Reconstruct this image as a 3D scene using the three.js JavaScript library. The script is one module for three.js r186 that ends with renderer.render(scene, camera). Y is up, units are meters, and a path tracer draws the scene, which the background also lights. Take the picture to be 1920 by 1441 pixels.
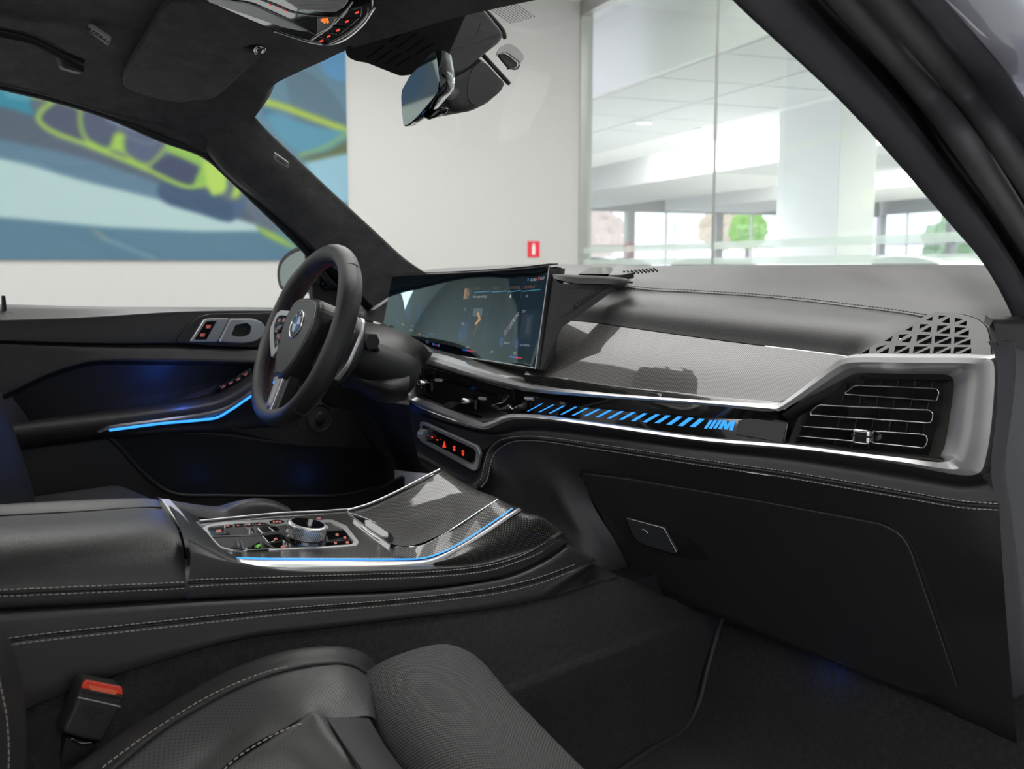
import * as THREE from 'three';
import { mergeGeometries, toCreasedNormals } from 'three/addons/utils/BufferGeometryUtils.js';
import { RoundedBoxGeometry } from 'three/addons/geometries/RoundedBoxGeometry.js';
import { RectAreaLightUniformsLib } from 'three/addons/lights/RectAreaLightUniformsLib.js';
import { ImprovedNoise } from 'three/addons/math/ImprovedNoise.js';
import { FontLoader } from 'three/addons/loaders/FontLoader.js';
import { TextGeometry } from 'three/addons/geometries/TextGeometry.js';

// ---------- camera, sky, exposure ----------
const W = 1920, H = 1441, FPX = 1850, HORIZON = 500;
const YAW = THREE.MathUtils.degToRad(48), PITCH = Math.atan((H / 2 - HORIZON) / FPX);
const scene = new THREE.Scene();
const camera = new THREE.PerspectiveCamera(2 * THREE.MathUtils.radToDeg(Math.atan(H / 2 / FPX)), W / H, 0.05, 120);
const CAM = new THREE.Vector3(1.26, 1.30, 0);
camera.position.copy(CAM);
camera.rotation.order = 'YXZ';
camera.rotation.set(-PITCH, YAW, 0);
camera.updateMatrixWorld(true);
camera.focus = 1.5; camera.userData.fStop = 7;
scene.add(camera);
scene.background = new THREE.Color(.98, .965, 1.12);
scene.backgroundIntensity = 1.9;
const renderer = new THREE.WebGLRenderer({ antialias: true });
renderer.toneMapping = THREE.LinearToneMapping;
renderer.toneMappingExposure = 1.0;
renderer.shadowMap.enabled = true;
RectAreaLightUniformsLib.init();

// ---------- helpers ----------
const V = (x, y, z) => new THREE.Vector3(x, y, z);
const AX = V(), AY = V(), AZ = V();
camera.matrixWorld.extractBasis(AX, AY, AZ);
// measuring: the line of sight through a point of the photograph, met with a plane of the car
const ray = (px, py) => AZ.clone().negate().addScaledVector(AX, (px - W / 2) / FPX).addScaledVector(AY, (H / 2 - py) / FPX);
const meet = (px, py, n, d) => { const r = ray(px, py); return CAM.clone().addScaledVector(r, (d - n.dot(CAM)) / n.dot(r)); };
const onX = (px, py, x) => meet(px, py, V(1, 0, 0), x);
const onY = (px, py, y) => meet(px, py, V(0, 1, 0), y);
const onZ = (px, py, z) => meet(px, py, V(0, 0, 1), z);
const DN = V(0.11, 0, 1);                                  // dash face: z = -1.245 - .11 (x + .05) + off
const onD = (px, py, off = 0) => meet(px, py, DN, -1.2505 + off);
const plane3 = (a, b, c) => { const n = b.clone().sub(a).cross(c.clone().sub(a)).normalize(); if (n.dot(CAM.clone().sub(a)) < 0) n.negate(); return { n, d: n.dot(a) }; };
const onP = (pl) => (px, py, off = 0) => meet(px, py, pl.n, pl.d + off);
const curve = (f, list, dflt) => { let v = dflt; return list.map(([x, y, c]) => { if (c !== undefined) v = c; return f(x, y, v); }); };
const cX = (l, v) => curve(onX, l, v), cY = (l, v) => curve(onY, l, v), cZ = (l, v) => curve(onZ, l, v), cD = (l, v = 0) => curve(onD, l, v);

const used = {};
const numbered = (n) => { const k = used[n] = (used[n] ?? -1) + 1; return k ? n + '_' + String(k).padStart(3, '0') : n; };
function flags(m) { m.castShadow = m.receiveShadow = true; return m; }
function tag(o, label, category, group, kind) { o.userData = { label }; if (category) o.userData.category = category; if (group) o.userData.group = group; if (kind) o.userData.kind = kind; return o; }
function thing(name, label, category, group) { const g = new THREE.Group(); g.name = numbered(name); scene.add(g); return tag(g, label, category, group); }
function part(name, geo, mat, parent, label) {
  if (Array.isArray(geo)) geo = merge(geo);
  const m = flags(new THREE.Mesh(geo, mat)); m.name = name; parent.add(m);
  if (label) m.userData.label = label;
  return m;
}
function solo(name, geo, mat, label, category, group, kind) {
  if (Array.isArray(geo)) geo = merge(geo);
  const m = flags(new THREE.Mesh(geo, mat)); m.name = numbered(name); scene.add(m);
  return tag(m, label, category, group, kind);
}
function struct(name, geo, mat, label) {
  if (Array.isArray(geo)) geo = merge(geo);
  const m = flags(new THREE.Mesh(geo, mat)); m.name = name; scene.add(m);
  m.userData = { kind: 'structure' }; if (label) m.userData.label = label; return m;
}
function merge(list) {
  return mergeGeometries(list.map((g) => {
    g = g.index ? g.toNonIndexed() : g;
    const r = new THREE.BufferGeometry();
    r.setAttribute('position', g.attributes.position);
    if (!g.attributes.normal) g.computeVertexNormals();
    r.setAttribute('normal', g.attributes.normal);
    r.setAttribute('uv', g.attributes.uv ?? new THREE.BufferAttribute(new Float32Array(g.attributes.position.count * 2), 2));
    return r;
  }));
}
// curve through points, n samples; even = by arc length
function sm(pts, n, closed = false, even = true) {
  if (pts.length === 2) return Array.from({ length: n }, (_, i) => pts[0].clone().lerp(pts[1], i / (n - 1)));
  const c = new THREE.CatmullRomCurve3(pts, closed, 'centripetal'), N = closed ? n : n - 1;
  return Array.from({ length: n }, (_, i) => even ? c.getPointAt(Math.min(1, i / N)) : c.getPoint(Math.min(1, i / N)));
}
function lin(pts, n) { // polyline, by arc length
  const L = [0]; for (let i = 1; i < pts.length; i++) L.push(L[i - 1] + pts[i].distanceTo(pts[i - 1]));
  return Array.from({ length: n }, (_, k) => { const s = L.at(-1) * k / (n - 1); let i = 1; while (i < pts.length - 1 && L[i] < s) i++; return pts[i - 1].clone().lerp(pts[i], Math.min(1, Math.max(0, (s - L[i - 1]) / (L[i] - L[i - 1] || 1)))); });
}
// grid of rows (equal counts) -> geometry with uv in metres; t = wall thickness behind the seen face
function grid(rows, { closed = false, t = 0, crease = 0, flip = false } = {}) {
  const m = rows.length, n = rows[0].length, pos = [], uv = [], idx = [];
  const uu = rows.map((r) => { const a = [0]; for (let i = 1; i < n; i++) a.push(a[i - 1] + r[i].distanceTo(r[i - 1])); return a; });
  const vv = [0]; const k = n >> 1; for (let j = 1; j < m; j++) vv.push(vv[j - 1] + rows[j][k].distanceTo(rows[j - 1][k]));
  const um = uu[m >> 1];
  rows.forEach((r, j) => r.forEach((p, i) => { pos.push(p.x, p.y, p.z); uv.push(um[i], vv[j]); }));
  const nn = closed ? n : n - 1;
  for (let j = 0; j < m - 1; j++) for (let i = 0; i < nn; i++) {
    const a = j * n + i, b = j * n + (i + 1) % n, c = a + n, d = b + n;
    flip ? idx.push(a, b, c, b, d, c) : idx.push(a, c, b, b, c, d);
  }
  let g = new THREE.BufferGeometry();
  g.setAttribute('position', new THREE.Float32BufferAttribute(pos, 3)); g.setAttribute('uv', new THREE.Float32BufferAttribute(uv, 2)); g.setIndex(idx);
  g.computeVertexNormals();
  if (t) {
    const N = g.attributes.normal, back = rows.map((r, j) => r.map((p, i) => { const q = j * n + i; return V(p.x - N.getX(q) * t, p.y - N.getY(q) * t, p.z - N.getZ(q) * t); }));
    const list = [g, grid(back, { closed, flip: !flip })];
    list.push(grid([back[0], rows[0]], { closed, flip }), grid([rows[m - 1], back[m - 1]], { closed, flip }));
    if (!closed) list.push(grid([rows.map((r) => r[0]), back.map((r) => r[0])], { flip }), grid([back.map((r) => r[n - 1]), rows.map((r) => r[n - 1])], { flip }));
    return merge(list);
  }
  if (crease) g = toCreasedNormals(g, crease);
  return g;
}
// loft: rows of control points -> smooth rows, with sub rows between (smooth across when soft)
function loft(ctrl, n, { sub = 1, soft = false, even = true, lines = false, ...o } = {}) {
  let rows = ctrl.map((c) => lines ? lin(c, n) : sm(c, n, !!o.closed, even));
  if (sub > 1) {
    const m = rows.length, out = Array.from({ length: (m - 1) * sub + 1 }, () => []);
    for (let i = 0; i < n; i++) {
      const col = rows.map((r) => r[i]);
      const c = soft && m > 2 ? new THREE.CatmullRomCurve3(col, false, 'centripetal') : null;
      for (let j = 0; j < out.length; j++) { const f = j / sub, q = Math.min(m - 2, Math.floor(f)); out[j].push(c ? c.getPoint(f / (m - 1)) : col[q].clone().lerp(col[q + 1], f - q)); }
    }
    rows = out;
  }
  return grid(rows, o);
}
// face it towards the camera (which side is the outside)
function facing(g, to = CAM) {
  const p = g.attributes.position, ix = g.index, a = V(), b = V(), c = V(), n = V(); let s = 0;
  const cnt = ix ? ix.count : p.count;
  for (let i = 0; i < cnt; i += 3) { const [i0, i1, i2] = [0, 1, 2].map((k) => ix ? ix.getX(i + k) : i + k); a.fromBufferAttribute(p, i0); b.fromBufferAttribute(p, i1); c.fromBufferAttribute(p, i2); n.copy(b).sub(a).cross(c.clone().sub(a)); s += n.dot(to.clone().sub(a)); }
  return s;
}
function panel(ctrl, n, o = {}) { // loft whose front looks at the cabin (camera side); thickness behind
  const probe = loft(ctrl, n, { ...o, t: 0 });
  return facing(probe) < 0 ? loft(ctrl, n, { ...o, flip: true }) : loft(ctrl, n, o);
}
function tube(pts, r, { n = 0, seg = 8, closed = false } = {}) {
  const c = pts.length === 2 ? new THREE.LineCurve3(pts[0], pts[1]) : new THREE.CatmullRomCurve3(pts, closed, 'centripetal');
  const g = new THREE.TubeGeometry(c, n || Math.max(2, pts.length * 4), r, seg, closed);
  if (closed) return g;
  const caps = [0, 1].map((e) => { const s = new THREE.SphereGeometry(r, seg, 6); s.translate(...c.getPoint(e).toArray()); return s; });
  return merge([g, ...caps]);
}
function bar(a, b, w, h, up = V(0, 1, 0)) { // box from a to b
  const d = b.clone().sub(a), L = d.length(); d.normalize();
  const s = d.clone().cross(up).normalize(), u = s.clone().cross(d);
  const g = new THREE.BoxGeometry(w, h, L);
  g.applyMatrix4(new THREE.Matrix4().makeBasis(s, u, d.clone().negate())); // right handed: s x u = -d
  const mid = a.clone().add(b).multiplyScalar(.5); g.translate(mid.x, mid.y, mid.z); return g;
}
function frameOf(pts, to = CAM) { // plane of an outline, normal towards the cabin
  const n = V(), c = V();
  pts.forEach((p, i) => { const q = pts[(i + 1) % pts.length]; n.x += (p.y - q.y) * (p.z + q.z); n.y += (p.z - q.z) * (p.x + q.x); n.z += (p.x - q.x) * (p.y + q.y); c.add(p); });
  c.multiplyScalar(1 / pts.length); n.normalize();
  if (n.dot(to.clone().sub(c)) < 0) n.negate();
  const u = V(0, 1, 0).cross(n); if (u.length() < .05) u.set(1, 0, 0); u.normalize();
  const v = n.clone().cross(u);
  return { c, n, u, v, m: new THREE.Matrix4().makeBasis(u, v, n).setPosition(c), to2: (p) => { const d = p.clone().sub(c); return [d.dot(u), d.dot(v)]; }, at: (x, y, z = 0) => c.clone().addScaledVector(u, x).addScaledVector(v, y).addScaledVector(n, z) };
}
function shapeOf(p2, r = 0) {
  const s = new THREE.Shape(), n = p2.length;
  const rr = Array.isArray(r) ? r : p2.map(() => r);
  p2.forEach((p, i) => {
    const a = p2[(i + n - 1) % n], b = p2[(i + 1) % n];
    const la = Math.hypot(a[0] - p[0], a[1] - p[1]), lb = Math.hypot(b[0] - p[0], b[1] - p[1]), q = Math.min(rr[i], la * .45, lb * .45);
    if (q < 1e-5) { i ? s.lineTo(...p) : s.moveTo(...p); return; }
    const s0 = [p[0] + (a[0] - p[0]) * q / la, p[1] + (a[1] - p[1]) * q / la], s1 = [p[0] + (b[0] - p[0]) * q / lb, p[1] + (b[1] - p[1]) * q / lb];
    i ? s.lineTo(...s0) : s.moveTo(...s0);
    s.quadraticCurveTo(p[0], p[1], s1[0], s1[1]);
  });
  s.closePath(); return s;
}
// solid plate with the outline's shape: front on the outline's plane, t deep behind it
function plate(pts, { t = .004, bevel = 0, r = 0, holes = [], hr = 0, lift = 0, to = CAM, seg = 2, frame, cs = 5 } = {}) {
  const f = frame ?? frameOf(pts, to), s = shapeOf(pts.map(f.to2), r);
  for (const h of holes) s.holes.push(shapeOf(h.map(f.to2), hr));
  const g = new THREE.ExtrudeGeometry(s, { depth: Math.max(1e-4, t - 2 * bevel), bevelEnabled: bevel > 0, bevelSize: bevel, bevelThickness: bevel, bevelOffset: -bevel, bevelSegments: seg, curveSegments: cs });
  g.translate(0, 0, lift - t + bevel); g.applyMatrix4(f.m); return g;
}
// thread: short stitches along a line, lying on the surface
function stitches(pts, { len = .0042, gap = .0022, r = .0006, lift = .0006, closed = false } = {}) {
  const c = new THREE.CatmullRomCurve3(pts, closed, 'centripetal'), L = c.getLength(), k = Math.max(2, Math.floor(L / (len + gap))), out = [];
  const base = new THREE.CapsuleGeometry(r, len - r, 2, 5); base.rotateX(Math.PI / 2);
  for (let i = 0; i < k; i++) {
    const p = c.getPointAt((i + .5) / k), d = c.getTangentAt((i + .5) / k), g = base.clone();
    const q = new THREE.Quaternion().setFromUnitVectors(V(0, 0, 1), d);
    g.applyQuaternion(q); const to = CAM.clone().sub(p).normalize(); g.translate(p.x + to.x * lift, p.y + to.y * lift, p.z + to.z * lift); out.push(g);
  }
  return merge(out);
}
const stuff = (m) => { m.userData.kind = 'stuff'; return m; };
let seed = 7; const rnd = () => { seed = (seed * 16807) % 2147483647; return seed / 2147483647; };
const font = await new FontLoader().loadAsync('fonts/droid/droid_sans_bold.typeface.json');
const fontR = await new FontLoader().loadAsync('fonts/droid/droid_sans_regular.typeface.json');
function lettering(str, size, depth, fnt = font) { const g = new TextGeometry(str, { font: fnt, size, depth, curveSegments: 3, bevelEnabled: false }); g.computeBoundingBox(); const b = g.boundingBox; g.translate(-(b.min.x + b.max.x) / 2, -(b.min.y + b.max.y) / 2, 0); return g; }
// put a flat geometry (xy, facing +z) on a surface: centre p, right-hand end direction r, normal n
function lay(g, p, right, n) { const z = n.clone().normalize(), y = z.clone().cross(right).normalize(), x = y.clone().cross(z); g.applyMatrix4(new THREE.Matrix4().makeBasis(x, y, z).setPosition(p)); return g; }

// ---------- textures ----------
const noise = new ImprovedNoise();
function data(n, fn, { srgb = false, rep = 1, repY } = {}) {
  const a = new Uint8Array(n * n * 4);
  for (let y = 0; y < n; y++) for (let x = 0; x < n; x++) { const c = fn(x / n, y / n, x, y); const [r, g, b] = Array.isArray(c) ? c : [c, c, c]; const i = (y * n + x) * 4; a[i] = r * 255; a[i + 1] = g * 255; a[i + 2] = b * 255; a[i + 3] = 255; }
  const t = new THREE.DataTexture(a, n, n); t.wrapS = t.wrapT = THREE.RepeatWrapping; t.magFilter = THREE.LinearFilter; t.minFilter = THREE.LinearMipmapLinearFilter; t.generateMipmaps = true;
  if (srgb) t.colorSpace = THREE.SRGBColorSpace; t.repeat.set(rep, repY ?? rep); t.needsUpdate = true; return t;
}
const clamp = (x, a = 0, b = 1) => Math.min(b, Math.max(a, x));
const tn = (u, v, f, z = 0) => { // tiling noise in [-1,1]
  const a = u * f, b = v * f, n = (x, y) => noise.noise(x, y, z);
  const wu = u, wv = v;
  return (n(a, b) * (1 - wu) * (1 - wv) + n(a - f, b) * wu * (1 - wv) + n(a, b - f) * (1 - wu) * wv + n(a - f, b - f) * wu * wv) * 1.5;
};
function canvasTex(w, h, draw) { const c = document.createElement('canvas'); c.width = w; c.height = h; draw(c.getContext('2d'), w, h); const t = new THREE.CanvasTexture(c); t.colorSpace = THREE.SRGBColorSpace; return t; }
// leather grain: pebbled cells, 1 tile = 3 cm
const cells = Array.from({ length: 380 }, () => [rnd(), rnd()]);
const bucket = (() => { const B = 16, m = Array.from({ length: B * B }, () => []); cells.forEach((c) => m[Math.floor(c[1] * B) * B + Math.floor(c[0] * B)].push(c)); return (u, v) => { let d1 = 9, d2 = 9; const bx = Math.floor(u * B), by = Math.floor(v * B); for (let j = -2; j <= 2; j++) for (let i = -2; i <= 2; i++) for (const c of m[((by + j + B) % B) * B + (bx + i + B) % B]) { let dx = Math.abs(c[0] - u), dy = Math.abs(c[1] - v); dx = Math.min(dx, 1 - dx); dy = Math.min(dy, 1 - dy); const d = Math.hypot(dx, dy); if (d < d1) { d2 = d1; d1 = d; } else if (d < d2) d2 = d; } return (d2 - d1) * 20; }; })();
const T = {
  leather: data(256, (u, v) => clamp(bucket(u, v) * 1.2), { rep: 1 / .03 }),
  suede: data(256, (u, v) => clamp(.5 + .3 * tn(u, v, 60, 1) + .35 * tn(u, v, 9, 2)), { rep: 1 / .06 }),
  suedeC: data(256, (u, v) => { const k = .5 + .25 * tn(u, v, 70, 3) + .35 * tn(u, v, 6, 4) + .2 * tn(u, v, 16, 5); const c = .21 + .15 * clamp(k); return [c, c * .985, c * .98]; }, { rep: 1 / .22, srgb: true }),
  carpet: data(256, (u, v) => clamp(.5 + .5 * tn(u, v, 90, 6) + .2 * tn(u, v, 30, 7)), { rep: 1 / .09 }),
  carpetC: data(256, (u, v) => { const k = clamp(.45 + .55 * tn(u, v, 100, 8) + .25 * tn(u, v, 12, 9)); const c = .085 + .17 * k * k; return [c, c * .99, c * .985]; }, { rep: 1 / .11, srgb: true }),
  carbon: data(128, (u, v, x, y) => { // woven tows, 8 x 8 to a tile
    const q = 16, i = Math.floor(x / q), j = Math.floor(y / q), fx = (x % q) / q - .5, fy = (y % q) / q - .5, over = (i + j) % 2;
    const s = Math.max(0, 1 - 5.5 * (over ? fx * fx * .8 + fy * fy * 1.5 : fx * fx * 1.5 + fy * fy * .8)), c = over ? .06 + .52 * s : .04 + .05 * s; return [c * 1.03, c, c * .95]; }, { rep: 1 / .0155, srgb: true }),
  carbonR: data(128, (u, v, x, y) => { const q = 16, i = Math.floor(x / q), j = Math.floor(y / q); return ((i + j) % 2) ? .35 : .5; }, { rep: 1 / .0155 }),
  perf: data(128, (u, v) => { const d = (a, b) => Math.hypot(Math.min(Math.abs(u - a), 1 - Math.abs(u - a)), Math.min(Math.abs(v - b), 1 - Math.abs(v - b))); const m = Math.min(d(.25, .25), d(.75, .75)); return clamp((m - .09) / .05); }, { rep: 1 / .0056 }),
  perfC: data(128, (u, v) => { const d = (a, b) => Math.hypot(Math.min(Math.abs(u - a), 1 - Math.abs(u - a)), Math.min(Math.abs(v - b), 1 - Math.abs(v - b))); const k = clamp((Math.min(d(.25, .25), d(.75, .75)) - .1) / .04); return [.02 + .2 * k, .02 + .198 * k, .02 + .196 * k]; }, { rep: 1 / .0056, srgb: true }),
  weave: data(128, (u, v) => { const a = (u + v) * 8, b = (u - v) * 8; return clamp(.5 + .25 * Math.cos(a * 2 * Math.PI) + .25 * Math.cos(b * 2 * Math.PI)); }, { rep: 1 / .042 }),
  weaveC: data(128, (u, v) => { const k = clamp(.5 + .25 * Math.cos((u + v) * 16 * Math.PI) + .25 * Math.cos((u - v) * 16 * Math.PI)); const c = .06 + .36 * k * k; return [c, c * .99, c * .985]; }, { rep: 1 / .042, srgb: true }),
  fine: data(256, (u, v) => clamp(.5 + .5 * tn(u, v, 110, 10)), { rep: 1 / .05 }),
};
// ---------- materials ----------
const std = (o) => new THREE.MeshStandardMaterial({ side: THREE.DoubleSide, ...o });
const phy = (o) => new THREE.MeshPhysicalMaterial({ side: THREE.DoubleSide, ...o });
const rgb = (r, g, b) => new THREE.Color().setRGB(r, g, b);
const M = {
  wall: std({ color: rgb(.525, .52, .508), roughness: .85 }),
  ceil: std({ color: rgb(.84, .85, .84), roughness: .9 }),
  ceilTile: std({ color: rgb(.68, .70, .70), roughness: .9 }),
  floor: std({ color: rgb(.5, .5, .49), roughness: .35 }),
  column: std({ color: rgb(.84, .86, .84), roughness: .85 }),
  metal: std({ color: rgb(.55, .54, .52), roughness: .35, metalness: 1 }),
  glass: phy({ color: rgb(.97, 1, .985), roughness: 0, transmission: 1, thickness: 0, ior: 1.5 }),
  carGlass: phy({ color: rgb(.93, .945, .945), roughness: 0, transmission: 1, thickness: 0, ior: 1.25 }),
  screenGlass: phy({ color: rgb(.985, .985, .985), roughness: 0, transmission: 1, thickness: 0, ior: 1.12 }),
  frost: std({ color: rgb(.8, .84, .82), roughness: .9, transparent: true, opacity: .55 }),
  leather: std({ color: rgb(.0205, .0195, .0208), roughness: .43, bumpMap: T.leather, bumpScale: .00018 }),
  leatherSoft: std({ color: rgb(.025, .0240, .0242), roughness: .37, bumpMap: T.leather, bumpScale: .00012 }),
  wheelLeather: std({ color: rgb(.022, .0215, .021), roughness: .36, bumpMap: T.leather, bumpScale: .0001 }),
  plastic: std({ color: rgb(.022, .021, .021), roughness: .5, bumpMap: T.fine, bumpScale: .00008 }),
  plasticDark: std({ color: rgb(.010, .010, .010), roughness: .55 }),
  rubber: std({ color: rgb(.014, .014, .015), roughness: .62 }),
  suede: phy({ map: T.suedeC, roughness: .95, bumpMap: T.suede, bumpScale: .0004, sheen: .5, sheenRoughness: .6, sheenColor: rgb(.06, .06, .06) }),
  carpet: std({ map: T.carpetC, roughness: 1, bumpMap: T.carpet, bumpScale: .002 }),
  carbon: phy({ map: T.carbon, roughnessMap: T.carbonR, roughness: 1, metalness: .2, clearcoat: 1, clearcoatRoughness: .02, bumpMap: T.carbonR, bumpScale: .0001 }),
  recessGrey: std({ color: rgb(.055, .053, .05), roughness: .6 }),
  sealRubber: std({ color: rgb(.060, .056, .060), roughness: .55 }),
  pillarTrim: std({ color: rgb(.029, .027, .034), roughness: .6, bumpMap: T.fine, bumpScale: .0001 }),
  perf: std({ map: T.perfC, roughness: .46, bumpMap: T.perf, bumpScale: .0006 }),
  weave: std({ map: T.weaveC, roughness: .5, bumpMap: T.weave, bumpScale: .0018 }),
  silver: std({ color: rgb(.60, .595, .60), roughness: .3, metalness: .72 }),
  gunmetal: std({ color: rgb(.16, .16, .175), roughness: .3, metalness: .9 }),
  chrome: std({ color: rgb(.8, .8, .8), roughness: .1, metalness: 1 }),
  darkChrome: std({ color: rgb(.3, .3, .3), roughness: .15, metalness: 1 }),
  piano: phy({ color: rgb(.006, .006, .006), roughness: .06, clearcoat: 1, clearcoatRoughness: .02 }),
  mirror: std({ color: rgb(.55, .66, .66), roughness: .01, metalness: 1 }),
  thread: std({ color: rgb(.40, .36, .33), roughness: .8 }),
  threadDark: std({ color: rgb(.05, .05, .048), roughness: .8 }),
  threadRed: std({ color: rgb(.35, .02, .02), roughness: .8 }),
  threadBlue: std({ color: rgb(.03, .08, .22), roughness: .8 }),
  blueGlow: std({ color: rgb(.02, .08, .2), emissive: rgb(.03, .30, 1), emissiveIntensity: 1.6, roughness: .4 }),
  cyanGlow: std({ color: rgb(.02, .1, .2), emissive: rgb(.03, .31, 1), emissiveIntensity: 1.25, roughness: .4 }),
  redGlow: std({ color: rgb(.1, .01, .01), emissive: rgb(1, .06, .03), emissiveIntensity: .9, roughness: .5 }),
  redDim: std({ color: rgb(.25, .08, .07), emissive: rgb(.6, .12, .1), emissiveIntensity: .35, roughness: .5 }),
  amberGlow: std({ color: rgb(.3, .08, .01), emissive: rgb(1, .22, .02), emissiveIntensity: .9, roughness: .5 }),
  buckleRed: std({ color: rgb(.75, .06, .03), roughness: .4 }),
  signRed: std({ color: rgb(.72, .03, .05), roughness: .6 }),
  white: std({ color: rgb(.8, .8, .8), roughness: .6 }),
  greyPlate: std({ color: rgb(.42, .42, .40), roughness: .5 }),
  body: phy({ color: rgb(.36, .36, .43), roughness: .4, metalness: .3, clearcoat: 1, clearcoatRoughness: .05 }),
  lens: phy({ color: rgb(.55, .55, .56), roughness: .25, clearcoat: .6 }),
};
{ const big = (t) => { const c = t.clone(); c.repeat.set(1 / .026, 1 / .026); c.needsUpdate = true; return c; }; M.carbonBig = M.carbon.clone(); M.carbonBig.clearcoat = .5; M.carbonBig.map = big(T.carbon); M.carbonBig.roughnessMap = M.carbonBig.bumpMap = big(T.carbonR); }
// ---------- showroom (turned 21 degrees against the car) ----------
const BR = THREE.MathUtils.degToRad(-21), BO = V(1.26, 0, 0);
const bu = V(Math.cos(BR), 0, -Math.sin(BR)), bw = V(-Math.sin(BR), 0, -Math.cos(BR));   // along the partition / towards it
const bpt = (u, y, w) => BO.clone().addScaledVector(bu, u).addScaledVector(bw, w).setY(y);
const local = (p) => { const d = p.clone().sub(BO); return [d.dot(bu), p.y, d.dot(bw)]; };
const place = (o, u, y, w) => { o.position.copy(bpt(u, y, w)); o.rotation.y = BR; return o; };
const box = (a, b, c) => new THREE.BoxGeometry(a, b, c);
const onU = (px, py, u) => meet(px, py, bu, bu.dot(BO) + u), onW = (px, py, w) => meet(px, py, bw, bw.dot(BO) + w);
// floor 1 m tiles with joints
{
  const f = place(struct('floor', box(44, .3, 42), M.floor, 'pale grey showroom floor'), -7, -.15, 8);
}
const WL = -9, WP = 4.2;
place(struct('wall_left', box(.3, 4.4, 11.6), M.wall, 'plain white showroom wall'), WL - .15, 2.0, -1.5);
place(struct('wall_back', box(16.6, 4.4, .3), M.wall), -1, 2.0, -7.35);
// right wall of the showroom: pillars with tall windows between
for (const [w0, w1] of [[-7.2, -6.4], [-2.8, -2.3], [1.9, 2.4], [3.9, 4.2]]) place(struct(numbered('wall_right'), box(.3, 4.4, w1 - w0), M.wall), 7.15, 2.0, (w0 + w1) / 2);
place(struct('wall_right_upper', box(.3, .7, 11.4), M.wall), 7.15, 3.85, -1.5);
[[-6.4, -2.8], [-2.3, 1.9], [2.4, 3.9]].forEach(([w0, w1], i) => place(struct('window_' + (i + 2), box(.012, 3.5, w1 - w0), M.glass), 7.15, 1.75, (w0 + w1) / 2));
// ceiling of the car bay
place(struct('ceiling', box(16.6, .2, 11.6), M.ceil), -1, 3.95, -1.5);
// hall beyond the partition
place(struct('ceiling_hall', box(40, .2, 21), M.ceil), -8, 4.1, 14.6);
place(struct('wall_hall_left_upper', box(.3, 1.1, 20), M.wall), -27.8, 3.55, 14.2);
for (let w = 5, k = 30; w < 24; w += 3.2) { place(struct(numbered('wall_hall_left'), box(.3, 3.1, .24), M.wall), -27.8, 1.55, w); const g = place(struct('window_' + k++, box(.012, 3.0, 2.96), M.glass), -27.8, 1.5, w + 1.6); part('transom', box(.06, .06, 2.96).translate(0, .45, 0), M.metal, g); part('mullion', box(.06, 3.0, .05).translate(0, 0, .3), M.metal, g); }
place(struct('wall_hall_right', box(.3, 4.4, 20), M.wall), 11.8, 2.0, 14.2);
// lowered ceiling bands of the hall, each a slab with tiles below
const tileGeo = box(1.16, .012, 1.16);
function band(w0, w1, y0, u0, u1) {
  const b = place(struct(numbered('ceiling_band'), box(u1 - u0, 4.0 - y0, w1 - w0), M.ceil), (u0 + u1) / 2, (4.0 + y0) / 2, (w0 + w1) / 2);
  const nw = Math.max(1, Math.floor((w1 - w0) / 1.2));
  for (let k = 0; k < nw; k++) for (let u = u0 + .6; u < u1 - .5; u += 1.2) {
    if (u < -16) continue;
    const t = part('ceiling_tile', tileGeo, M.ceilTile, b); t.position.set(u - (u0 + u1) / 2, -(4.0 - y0) / 2 - .006, -(w0 + .65 + k * 1.2 - (w0 + w1) / 2));
  }
}
band(4.95, 8.4, 3.2, -27, 11); band(10.2, 13.2, 3.05, -27, 11); band(15.4, 18.5, 3.0, -27, 11);
// columns
function column(px0, px1, px2, w, y1, label) {
  const a = local(onW(px0, 400, w)), b = local(onW(px1, 400, w)), c = local(onU(px2, 400, b[0]));
  const s = b[0] - a[0], d = c[2] - w;
  const g = thing('column', label, 'column');
  place(g, (a[0] + b[0]) / 2, 0, w + d / 2);
  const r = new RoundedBoxGeometry(s, y1, d, 2, .015); r.translate(0, y1 / 2, 0); part('shaft', r, M.column, g);
  part('skirting', [box(s + .03, .12, d + .03).translate(0, .06, 0)], M.metal, g);
}
column(1455, 1570, 1640, 7.6, 4.0, 'broad white square column behind the glass partition');
column(1240, 1262, 1270, 19, 3.0, 'slim grey column far off in front of the hall windows');
// glass partition with metal end profile, seam and two frosted stripes
{
  const p = thing('glass_partition', 'tall frameless glass partition with two frosted stripes and a metal edge profile', 'partition');
  place(p, 0, 0, WP);
  const u0 = WL, seams = [-9, local(onW(1340, 300, WP))[0], -2.6, .9, 4.2, 7];
  for (let i = 0; i < seams.length - 1; i++) { const w = seams[i + 1] - seams[i] - .012; part('pane', box(w, 3.7, .012).translate(seams[i] + w / 2 + .006, 1.86, 0), M.glass, p); }
  part('edge_profile', box(.04, 3.85, .08).translate(u0 + .002, 1.92, 0), M.metal, p, 'brushed metal upright profile');
  for (const s of seams.slice(1, -1)) part('seam', box(.014, 3.7, .016).translate(s - .0, 1.86, 0), M.metal, p);
  part('top_rail', box(16, .15, .08).translate(-1, 3.78, 0), M.metal, p);
  part('floor_rail', box(16, .05, .06).translate(-1, .025, 0), M.metal, p);
  for (const y of [1.345, 1.462]) part('frosted_stripe', box(16, .055, .002).translate(-1, y, -.009), M.frost, p, 'frosted white stripe on the glass');
}
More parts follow.
